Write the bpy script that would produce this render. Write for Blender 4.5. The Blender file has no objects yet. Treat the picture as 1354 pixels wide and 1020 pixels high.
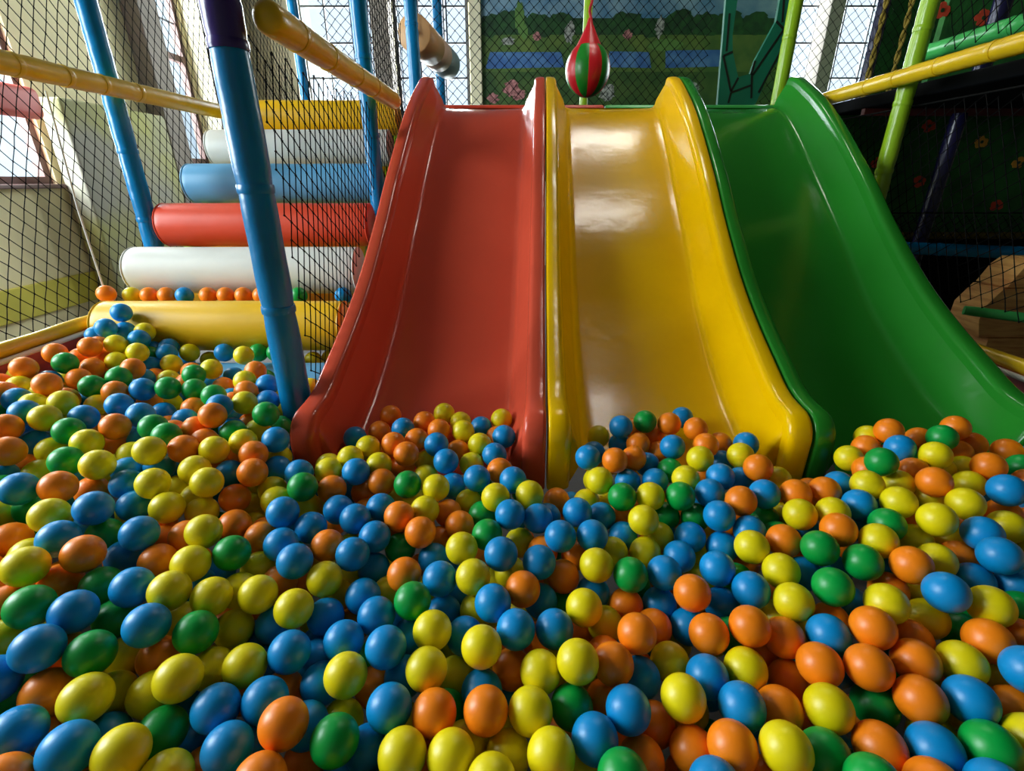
"""Ball pit with three slides: builds the whole scene."""
LEFT_POWER, BACK_POWER, WORLD, EXPOSURE = 85.0, 100.0, 1.2, 0.55

BALLS = """
B|-6161|4226|3725|blue ball at the bottom edge at the photo's left edge, between two blue ones
Y|-5462|4241|3626|yellow ball at the bottom edge left of the blue post line, a yellow behind it
Y|3878|4308|3590|yellow plastic ball at the bottom edge before yellow slide's right half
Y|-6448|4909|3779|yellow ball near the front at the photo's left edge, an orange on its left
B|-7473|5414|4216|blue ball lower down at the photo's left edge, a yellow on its left
G|-2621|4556|3375|green plastic ball at the bottom edge before the blue post
O|-3383|4656|3591|orange ball near the front before the blue post, rightmost orange
G|6786|4318|3592|green plastic ball at the bottom edge at the photo's right edge
O|6348|5034|3567|orange ball near the front at the photo's right edge, a green on its left
B|-4176|4474|3319|blue ball at the bottom edge left of the blue post line, an orange before it
B|7050|4971|3641|blue ball near the front at the photo's right edge, an orange on its left
Y|4923|4979|3447|yellow plastic ball near the front before green slide's left half
B|-7088|4449|3718|blue ball at the bottom edge at the photo's left edge, an orange before it
Y|-5296|5269|3729|yellow ball near the front left of the blue post line, blue before, orange behind it
O|3218|4455|3390|orange ball at the bottom edge before yellow slide's right half, a yellow on its right
G|-6812|5525|3959|green ball lower down at the photo's left edge, a blue on its left
B|6100|4386|3440|blue ball at the bottom edge at the photo's right edge, a green on its right
O|5819|5484|3694|orange plastic ball near the front before green slide's left half
B|-4638|5020|3387|blue ball near the front left of the blue post line, a blue on its left
O|-409|4991|3382|orange ball near the front before red slide's right half, a green on its left
Y|-1599|4406|3300|yellow plastic ball at the bottom edge before red slide's left half
Y|2737|5185|3393|yellow ball near the front before yellow slide's right half, a yellow before it
B|1249|4652|3247|blue plastic ball at the bottom edge before yellow slide's left half
B|1833|5041|3323|blue ball near the front before yellow slide's left half, an orange on its right
Y|569|4389|3322|yellow plastic ball at the bottom edge before yellow slide's left half
O|5412|4488|3316|orange plastic ball at the bottom edge before green slide's left half
B|-1928|5037|3375|blue ball near the front before red slide's left half, a yellow on its left
G|-8188|6117|4333|green ball lower down at the photo's left edge, an orange on its left
B|-6190|5979|4061|blue plastic ball lower down left of the blue post line
B|3610|5042|3400|blue ball near the front before yellow slide's right half, a blue on its left
Y|-884|4385|3297|yellow ball at the bottom edge before red slide's right half, leftmost yellow
Y|291|5037|3297|yellow ball near the front before red slide's right half, a green on its right
B|-7492|6120|4216|blue ball lower down at the photo's left edge, a green on its left
O|-1223|5004|3294|orange ball near the front before red slide's left half, a blue on its left
B|7761|6532|4225|blue ball mid-pit at the photo's right edge, between yellow and blue
Y|-2767|5546|3426|yellow ball near the front before red slide's left half, an orange on its right
Y|-8802|6792|4576|yellow ball mid-pit at the photo's left edge, an orange on its right
O|5148|5642|3538|orange ball lower down before green slide's left half, a yellow before it
O|6223|6064|3902|orange ball lower down before green slide's left half, a blue on its left
O|6715|5634|3633|orange ball lower down at the photo's right edge, a yellow on its right
G|-5384|4793|3193|green plastic ball at the bottom edge left of the blue post line
G|-5491|6081|3776|green ball lower down left of the blue post line, a yellow on its left
Y|-4530|5717|3417|yellow plastic ball near the front before the blue post
Y|1097|5644|3620|yellow ball lower down before yellow slide's left half, a green before it
Y|7418|5573|3660|yellow ball lower down at the photo's right edge, an orange on its left
B|-3864|5945|3463|blue ball lower down before the blue post, a blue on its right
O|8039|5851|3847|orange ball lower down at the photo's right edge, a green on its left
Y|-1443|5665|3405|yellow ball near the front before red slide's left half, a yellow on its right
B|-2180|5949|3573|blue ball lower down before red slide's left half, between orange and blue
B|9364|7290|4373|blue ball mid-pit at the photo's right edge, blue before, blue behind it
O|-7281|5119|3604|orange plastic ball near the front at the photo's left edge
Y|8465|6369|4067|yellow ball lower down at the photo's right edge, a green on its left
O|-8159|7242|4463|orange ball mid-pit at the photo's left edge, a blue on its left
Y|-526|5945|3590|yellow ball lower down before red slide's right half, an orange on its right
O|4265|6318|3645|orange ball lower down before yellow slide's right half, a green on its left
B|-3952|5176|3335|blue ball near the front before the blue post, a blue on its left
B|-6952|6731|4146|blue ball mid-pit left of the blue post line, a green before it
G|4556|4397|3293|green ball at the bottom edge before green slide's left half, a yellow on its left
G|6021|6898|3983|green ball mid-pit before green slide's left half, a green on its right
G|986|5304|2991|green plastic ball near the front before yellow slide's left half
O|1735|5797|3360|orange ball lower down before yellow slide's left half, third orange from the left
G|5989|5310|3025|green plastic ball near the front before green slide's left half
O|3585|6358|3404|orange ball lower down before yellow slide's right half, a blue on its left
Y|4023|5779|3259|yellow ball near the front before yellow slide's right half, a blue on its left
O|2799|4699|2876|orange ball at the bottom edge before yellow slide's right half, an orange on its right
Y|-6248|6680|4112|yellow ball mid-pit left of the blue post line, between two blue ones
Y|486|5715|3274|yellow ball near the front before red slide's right half, a yellow on its right
O|2267|6340|3439|orange ball lower down before yellow slide's left half, second orange from the right
Y|5298|6808|3699|yellow ball lower down before yellow slide's right half, a yellow on its left
O|7681|7234|4195|orange ball mid-pit before green slide's left half, a yellow on its left
Y|-4083|6722|3631|yellow plastic ball lower down before the blue post
B|5602|6181|3588|blue ball lower down before green slide's left half, an orange before it
B|70|6351|3527|blue ball lower down before red slide's right half, an orange before it
Y|-4827|6931|3764|yellow ball mid-pit before the blue post, a yellow on its left
Y|-5591|6773|3871|yellow ball mid-pit left of the blue post line, a yellow on its right
O|4280|5125|3194|orange ball near the front before yellow slide's right half, a blue on its left
B|3328|5664|3222|blue ball near the front before yellow slide's right half, a yellow on its left
Y|6760|6518|3969|yellow plastic ball lower down before green slide's left half
G|6977|7497|4018|green ball mid-pit before green slide's left half, an orange before it
Y|-1446|6367|3479|yellow plastic ball lower down before red slide's left half
O|4922|6294|3388|orange ball lower down before yellow slide's right half, an orange on its left
B|782|6471|3397|blue ball lower down before yellow slide's left half, a yellow before it
B|-8675|8255|4748|blue ball further back at the photo's left edge, an orange on its left
Y|8873|8223|4486|yellow ball further back at the photo's right edge, second yellow from the left
B|-3019|6218|3397|blue ball lower down before red slide's left half, an orange behind it
B|-7608|7933|4368|blue ball mid-pit left of the blue post line, third blue from the left
Y|-5251|6635|3201|yellow ball lower down left of the blue post line, a blue on its right
O|3511|7115|3606|orange ball mid-pit before yellow slide's right half, a blue before it
Y|1387|6917|3442|yellow ball lower down before yellow slide's left half, a green on its left
B|4683|7180|3616|blue ball mid-pit before yellow slide's right half, a green on its left
G|6280|7807|4098|green ball mid-pit before green slide's left half, an orange on its left
G|-1905|6939|3591|green plastic ball lower down before red slide's left half
G|-5716|7776|4001|green plastic ball mid-pit left of the blue post line
Y|-61|4700|2786|yellow ball at the bottom edge before red slide's right half, yellow before, yellow behind it
Y|-5861|5301|3307|yellow ball near the front left of the blue post line, a green before it
B|-365|6905|3572|blue ball lower down before red slide's right half, blue before, yellow behind it
B|-4402|7655|3901|blue ball mid-pit before the blue post, a yellow on its left
B|-8844|7537|4572|blue plastic ball mid-pit at the photo's left edge
B|-2251|4762|2811|blue plastic ball at the bottom edge before red slide's left half
B|-10617|8738|4890|blue ball further back at the photo's left edge, a blue on its left
Y|-6297|7385|4088|yellow ball mid-pit left of the blue post line, a blue before it
Y|-3800|7522|3555|yellow ball mid-pit before the blue post, between orange and yellow
B|-2577|6768|3388|blue ball lower down before red slide's left half, a green on its right
B|10933|8950|4707|blue plastic ball further back at the photo's right edge
B|4237|7730|3637|blue ball mid-pit before yellow slide's right half, between yellow and green
Y|-6424|8106|4272|yellow ball mid-pit left of the blue post line, an orange on its right
Y|7688|6586|3525|yellow ball lower down at the photo's right edge, a yellow on its left
Y|2896|6200|2874|yellow ball lower down before yellow slide's right half, a blue on its left
Y|-9506|8131|4663|yellow ball further back at the photo's left edge, a blue on its right
O|-9930|8893|4832|orange ball further back at the photo's left edge, a yellow on its left
Y|5424|7535|3757|yellow ball mid-pit before yellow slide's right half, an orange behind it
G|2433|7638|3556|green plastic ball mid-pit before yellow slide's left half
O|213|7307|3511|orange ball mid-pit before red slide's right half, a blue on its left
Y|10002|8822|4439|yellow ball further back at the photo's right edge, blue before, yellow behind it
O|4927|5895|2799|orange ball near the front before yellow slide's right half, an orange on its left
Y|-784|7464|3674|yellow ball mid-pit before red slide's right half, a blue before it
B|-3650|6976|3133|blue ball lower down before the blue post, an orange on its right
Y|5109|8164|3817|yellow ball mid-pit before yellow slide's right half, an orange on its right
B|7988|5171|4032|blue ball near the front at the photo's right edge, a yellow on its left
B|-1471|7552|3535|blue ball mid-pit before red slide's left half, a green on its left
Y|1755|7815|3644|yellow ball mid-pit before yellow slide's left half, an orange on its left
Y|-4887|4136|3231|yellow ball at the bottom edge left of the blue post line, a blue behind it
O|-5|6049|2891|orange ball near the front before red slide's right half, a blue on its left
Y|7536|7925|4186|yellow ball mid-pit before green slide's left half, an orange on its left
B|9625|7945|4347|blue ball mid-pit at the photo's right edge, a yellow on its right
Y|-7709|8907|4276|yellow ball nearest the slides left of the blue post line, an orange before it
B|-3378|8065|3712|blue ball mid-pit before red slide's left half, between orange and blue
B|3150|7717|3532|blue ball mid-pit before yellow slide's left half, a green on its left
O|9813|9491|4556|orange ball further back at the photo's right edge, an orange on its left
Y|-9636|9652|4923|yellow ball further back at the photo's left edge, between green and orange
B|-229|7922|3844|blue ball mid-pit before red slide's right half, an orange on its left
G|1527|4032|3438|green plastic ball at the bottom edge before yellow slide's left half
O|6908|8247|4204|orange ball mid-pit before green slide's left half, a green on its left
B|2268|5879|2904|blue ball near the front before yellow slide's left half, a yellow on its right
B|-3293|5714|2986|blue ball near the front before the blue post, a yellow on its right
O|1991|4612|2779|orange plastic ball at the bottom edge before yellow slide's left half
O|-6156|5942|3322|orange plastic ball lower down left of the blue post line
O|2352|5212|2689|orange ball near the front before yellow slide's left half, a blue on its left
Y|6487|8918|4080|yellow ball nearest the slides before yellow slide's right half, a yellow on its left
Y|-8168|9278|4662|yellow ball nearest the slides left of the blue post line, yellow before, blue behind it
Y|8615|8923|4406|yellow ball nearest the slides before green slide's left half, a green before it
B|570|7901|3643|blue ball mid-pit before red slide's right half, a yellow on its left
O|5862|8319|3849|orange ball mid-pit before yellow slide's right half, a yellow on its left
Y|-7074|9468|4559|yellow ball nearest the slides left of the blue post line, between yellow and blue
B|-5150|8914|4139|blue ball nearest the slides before the blue post, a blue before it
G|-7787|6981|3923|green ball mid-pit at the photo's left edge, a blue on its left
Y|-8676|10064|5052|yellow ball midway along the red pit wall side, a yellow on its left
O|-7169|7647|3895|orange ball mid-pit left of the blue post line, an orange behind it
Y|-5206|5840|3176|yellow ball near the front left of the blue post line, a green behind it
O|-2222|7682|3518|orange ball mid-pit before red slide's left half, a blue on its left
B|1070|8569|3759|blue ball mid-pit before yellow slide's left half, a blue on its right
B|4759|9074|3917|blue ball nearest the slides before yellow slide's right half, a green on its left
O|1095|7978|3177|orange ball mid-pit before yellow slide's left half, a blue on its left
Y|-1096|8343|3617|yellow ball mid-pit before red slide's right half, between two orange ones
G|-7311|6548|3566|green ball lower down left of the blue post line, a blue on its left
O|-2065|8765|3704|orange ball mid-pit before red slide's left half, a green on its left
O|-3434|3961|3477|orange ball at the bottom edge before the blue post, an orange on its right
G|9005|10144|4695|green ball in the green slide's mouth, a blue on its right
B|-3020|7374|3244|blue ball mid-pit before red slide's left half, a yellow on its left
G|4778|3836|3660|green ball at the bottom edge before green slide's left half, a green on its left
O|-4023|8368|3669|orange ball mid-pit before the blue post, a blue on its left
O|-8601|7040|3946|orange ball mid-pit at the photo's left edge, a green on its left
O|11765|10229|4508|orange ball in the green slide's mouth, blue before, orange behind it
B|1789|8630|3722|blue ball mid-pit before yellow slide's left half, second blue from the left
B|7904|9100|4203|blue ball nearest the slides before green slide's left half, a yellow on its left
Y|3059|9154|3735|yellow ball nearest the slides before yellow slide's left half, between orange and green
G|-10633|9934|4843|green ball further back at the photo's left edge, a green behind it
Y|8527|7595|3957|yellow ball mid-pit at the photo's right edge, an orange on its right
Y|10637|10520|4645|yellow ball in the green slide's mouth, a green behind it
O|5363|9391|4099|orange ball nearest the slides before yellow slide's right half, a blue on its left
B|-8633|9125|4154|blue ball nearest the slides left of the blue post line, a blue on its left
B|-3085|8703|3635|blue ball mid-pit before red slide's left half, a green on its right
O|-6386|10144|4391|orange ball nearest the slides before the blue post, orange before, orange behind it
G|-5051|9809|4198|green plastic ball nearest the slides before the blue post
B|-44|9223|3840|blue ball nearest the slides before red slide's right half, a green on its left
B|-3630|9124|3791|blue ball nearest the slides before red slide's left half, a blue on its left
B|-4546|8828|3784|blue ball nearest the slides before the blue post, an orange on its right
B|-4902|8156|3887|blue ball mid-pit before the blue post, an orange on its left
O|-6708|9734|3915|orange ball nearest the slides before the blue post, second orange from the left
Y|10675|8442|4116|yellow ball further back at the photo's right edge, a blue on its left
Y|-12272|11386|5263|yellow ball along the red pit wall, blue before, yellow behind it
O|-10453|11324|5042|orange ball midway along the red pit wall side, third orange from the left
O|-10306|7942|4194|orange ball mid-pit at the photo's left edge, a yellow on its right
B|9125|7314|3707|blue ball mid-pit at the photo's right edge, an orange behind it
O|-2636|9226|3787|orange ball nearest the slides before red slide's left half, a yellow on its right
O|-12038|10035|5058|orange ball midway along the red pit wall side, second orange from the left
Y|-284|4018|3361|yellow ball at the bottom edge before red slide's right half, second yellow from the right
G|8050|8410|4203|green plastic ball nearest the slides before green slide's left half
G|4123|9866|3891|green ball nearest the slides before yellow slide's right half, a green before it
B|4278|7358|3038|blue ball lower down before yellow slide's right half, a blue on its right
Y|8369|9593|4400|yellow ball nearest the slides before green slide's left half, a blue on its left
O|-6251|8823|3853|orange ball nearest the slides before the blue post, a green before it
Y|-1057|6139|2564|yellow ball near the front before red slide's right half, a yellow on its left
B|-4567|6795|3123|blue ball lower down before the blue post, between two yellow ones
B|-3293|5008|2986|blue ball near the front before the blue post, a green on its right
B|617|9352|3625|blue ball nearest the slides before red slide's right half, between two blue ones
B|3075|7529|2855|blue ball lower down before yellow slide's left half, an orange before it
B|6025|9636|4114|blue ball nearest the slides before yellow slide's right half, an orange on its left
B|-8103|7925|3762|blue ball mid-pit left of the blue post line, an orange on its left
Y|-7560|10680|4717|yellow ball just left of the blue post's foot, an orange on its right
O|7864|5011|3355|orange ball near the front at the photo's right edge, a blue on its left
Y|-6575|5372|3199|yellow ball near the front at the photo's left edge, a yellow on its left
B|3731|8465|3276|blue ball mid-pit before yellow slide's right half, between two yellow ones
G|2729|9978|3788|green ball nearest the slides before yellow slide's left half, a yellow on its right
O|6231|10484|4306|orange ball nearest the slides before yellow slide's right half, a yellow on its right
Y|1851|7011|2886|yellow ball lower down before yellow slide's left half, rightmost yellow
O|-8255|10586|4799|orange ball midway along the red pit wall side, a yellow before it
B|-8027|5135|3872|blue plastic ball near the front at the photo's left edge
B|-514|5570|2992|blue plastic ball near the front before red slide's right half
B|4156|9024|3348|blue ball mid-pit before yellow slide's right half, a blue on its right
O|2371|7488|2869|orange ball lower down before yellow slide's left half, a green behind it
B|1564|9487|3699|blue ball nearest the slides before yellow slide's left half, an orange on its left
Y|-10713|10679|4918|yellow ball midway along the red pit wall side, a green on its left
B|3478|6950|2899|blue ball lower down before yellow slide's right half, an orange on its right
B|-888|6570|3097|blue ball lower down before red slide's right half, a yellow on its right
G|-11398|11018|5071|green ball midway along the red pit wall side, a yellow on its left
Y|3033|8672|3209|yellow ball mid-pit before yellow slide's left half, a yellow behind it
O|-6745|3834|3665|orange plastic ball at the bottom edge at the photo's left edge
G|-2670|10426|3850|green plastic ball nearest the slides before red slide's left half
B|-4039|10676|4066|blue ball nearest the slides before red slide's left half, a yellow on its left
B|4874|9956|3917|blue ball nearest the slides before yellow slide's right half, between yellow and orange
O|-8164|11848|5110|orange ball just left of the blue post's foot, a blue on its right
O|7430|9624|4199|orange plastic ball nearest the slides before green slide's left half
B|-9079|9609|4409|blue ball nearest the slides left of the blue post line, an orange on its left
B|-3095|8397|2998|blue ball mid-pit before red slide's left half, an orange on its right
Y|3434|9994|3793|yellow ball nearest the slides before yellow slide's left half, a blue on its left
G|-560|8801|3607|green plastic ball mid-pit before red slide's right half
O|7109|6190|3448|orange ball lower down before green slide's left half, a green on its right
Y|-6849|6028|3215|yellow ball lower down left of the blue post line, an orange on its right
O|5642|3857|3536|orange plastic ball at the bottom edge at the photo's right edge
Y|2253|10507|3906|yellow ball nearest the slides before yellow slide's left half, an orange behind it
O|-13454|12920|5576|orange ball along the red pit wall, a yellow on its left
Y|437|9999|3842|yellow ball nearest the slides before red slide's right half, a blue on its left
O|6727|9578|4158|orange ball nearest the slides before yellow slide's right half, an orange on its right
B|10100|10974|4588|blue plastic ball in the green slide's mouth
G|-8680|8270|4043|green ball mid-pit at the photo's left edge, an orange on its left
G|11510|11387|4669|green ball in the green slide's mouth, an orange on its right
Y|-7215|9243|3900|yellow ball nearest the slides left of the blue post line, second yellow from the right
B|591|7530|2959|blue ball lower down before red slide's right half, an orange on its left
B|-6351|11420|4592|blue ball just left of the blue post's foot, a yellow before it
O|2774|6892|2937|orange ball lower down before yellow slide's left half, a blue behind it
Y|-1941|10346|3800|yellow ball nearest the slides before red slide's left half, a blue on its right
O|-3378|10576|3818|orange ball nearest the slides before red slide's left half, an orange on its left
B|4813|8774|3276|blue ball mid-pit before yellow slide's right half, an orange on its right
B|-913|10691|3854|blue ball nearest the slides before red slide's right half, an orange on its right
G|-2587|8869|3162|green plastic ball mid-pit before red slide's left half
O|-1259|9419|3368|orange ball nearest the slides before red slide's right half, an orange on its left
Y|11218|9999|4125|yellow ball further back at the photo's right edge, second yellow from the right
Y|-402|9861|3860|yellow ball nearest the slides before red slide's right half, a yellow on its left
O|-2503|5956|2547|orange ball near the front before red slide's left half, a yellow on its left
B|2755|3924|3438|blue plastic ball at the bottom edge before yellow slide's right half
O|-4510|10166|3882|orange ball nearest the slides before the blue post, a green on its left
O|-3364|4902|2291|orange ball at the bottom edge before the blue post, an orange on its left
O|-5596|8632|3670|orange ball mid-pit before the blue post, a yellow behind it
Y|5079|11272|4091|yellow ball nearest the slides before yellow slide's right half, a blue on its left
Y|-7616|9918|4607|yellow ball nearest the slides left of the blue post line, an orange behind it
G|-6929|12244|4952|green ball just left of the blue post's foot, an orange on its left
B|-4175|9566|3718|blue ball nearest the slides before the blue post, an orange behind it
B|6341|3762|3666|blue ball at the bottom edge at the photo's right edge, a green behind it
O|10251|11648|4732|orange ball in the green slide's mouth, third orange from the left
Y|-2882|5361|2533|yellow ball near the front before red slide's left half, a blue on its right
Y|7191|8890|4144|yellow ball nearest the slides before green slide's left half, a blue on its right
Y|-12686|12411|5230|yellow ball along the red pit wall, a yellow on its left
O|-15154|14056|5651|orange ball along the red pit wall, between two orange ones
O|2804|11362|3985|orange ball in the yellow slide's mouth, a blue behind it
O|1638|5631|2667|orange ball near the front before yellow slide's left half, a green on its left
Y|-2122|9678|3616|yellow ball nearest the slides before red slide's left half, between yellow and orange
O|-2933|11630|4023|orange ball in the red slide's mouth, fifth orange from the left
B|-6242|4740|3110|blue ball at the bottom edge at the photo's left edge, a yellow on its right
B|-1784|8620|3072|blue ball mid-pit before red slide's left half, an orange behind it
B|5327|10493|4028|blue ball nearest the slides before yellow slide's right half, a blue on its right
Y|7504|4437|3554|yellow plastic ball at the bottom edge at the photo's right edge
B|-1824|11514|3859|blue ball in the red slide's mouth, a blue behind it
Y|-5429|8023|3356|yellow ball mid-pit before the blue post, a green on its left
O|-12829|10883|5240|orange ball midway along the red pit wall side, leftmost orange
Y|9116|11301|4088|yellow ball nearest the slides before green slide's left half, blue before, yellow behind it
B|2112|11632|3913|blue ball in the yellow slide's mouth, a blue on its right
B|-11703|11848|5041|blue ball along the red pit wall, a green on its left
B|-1396|7309|2876|blue ball lower down before red slide's left half, a green on its left
B|-3181|9665|3694|blue ball nearest the slides before red slide's left half, an orange behind it
B|4567|12006|4033|blue ball in the yellow slide's mouth, a green before it
B|-11265|13561|5143|blue ball below the yellow and light blue rolls, orange before, blue behind it
O|-6651|10785|4521|orange ball nearest the slides before the blue post, an orange on its left
G|-10567|13672|5142|green ball below the yellow and light blue rolls, a yellow before it
O|13465|11443|4215|orange ball in the green slide's mouth, a green before it
Y|8729|8369|3811|yellow ball mid-pit before green slide's left half, a green on its left
B|-11277|12583|5070|blue ball midway along the red pit wall side, a yellow on its left
B|25|10571|3880|blue ball nearest the slides before red slide's right half, an orange on its left
B|-1906|5882|2918|blue ball near the front before red slide's left half, an orange on its left
Y|-4796|10798|4012|yellow ball nearest the slides before the blue post, between blue and yellow
G|-14414|14672|5586|green ball along the red pit wall, an orange before it
B|2214|9791|3340|blue ball nearest the slides before yellow slide's left half, an orange on its right
Y|6191|11341|4147|yellow ball in the yellow slide's mouth, a blue on its left
Y|-7960|13083|4914|yellow ball just left of the blue post's foot, a blue on its left
B|5376|8809|3700|blue ball mid-pit before yellow slide's right half, a blue on its left
O|9372|7976|3689|orange plastic ball mid-pit at the photo's right edge
G|-12841|13635|5208|green ball along the red pit wall, a yellow before it
B|9809|7147|3749|blue ball mid-pit at the photo's right edge, a green before it
"""
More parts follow.
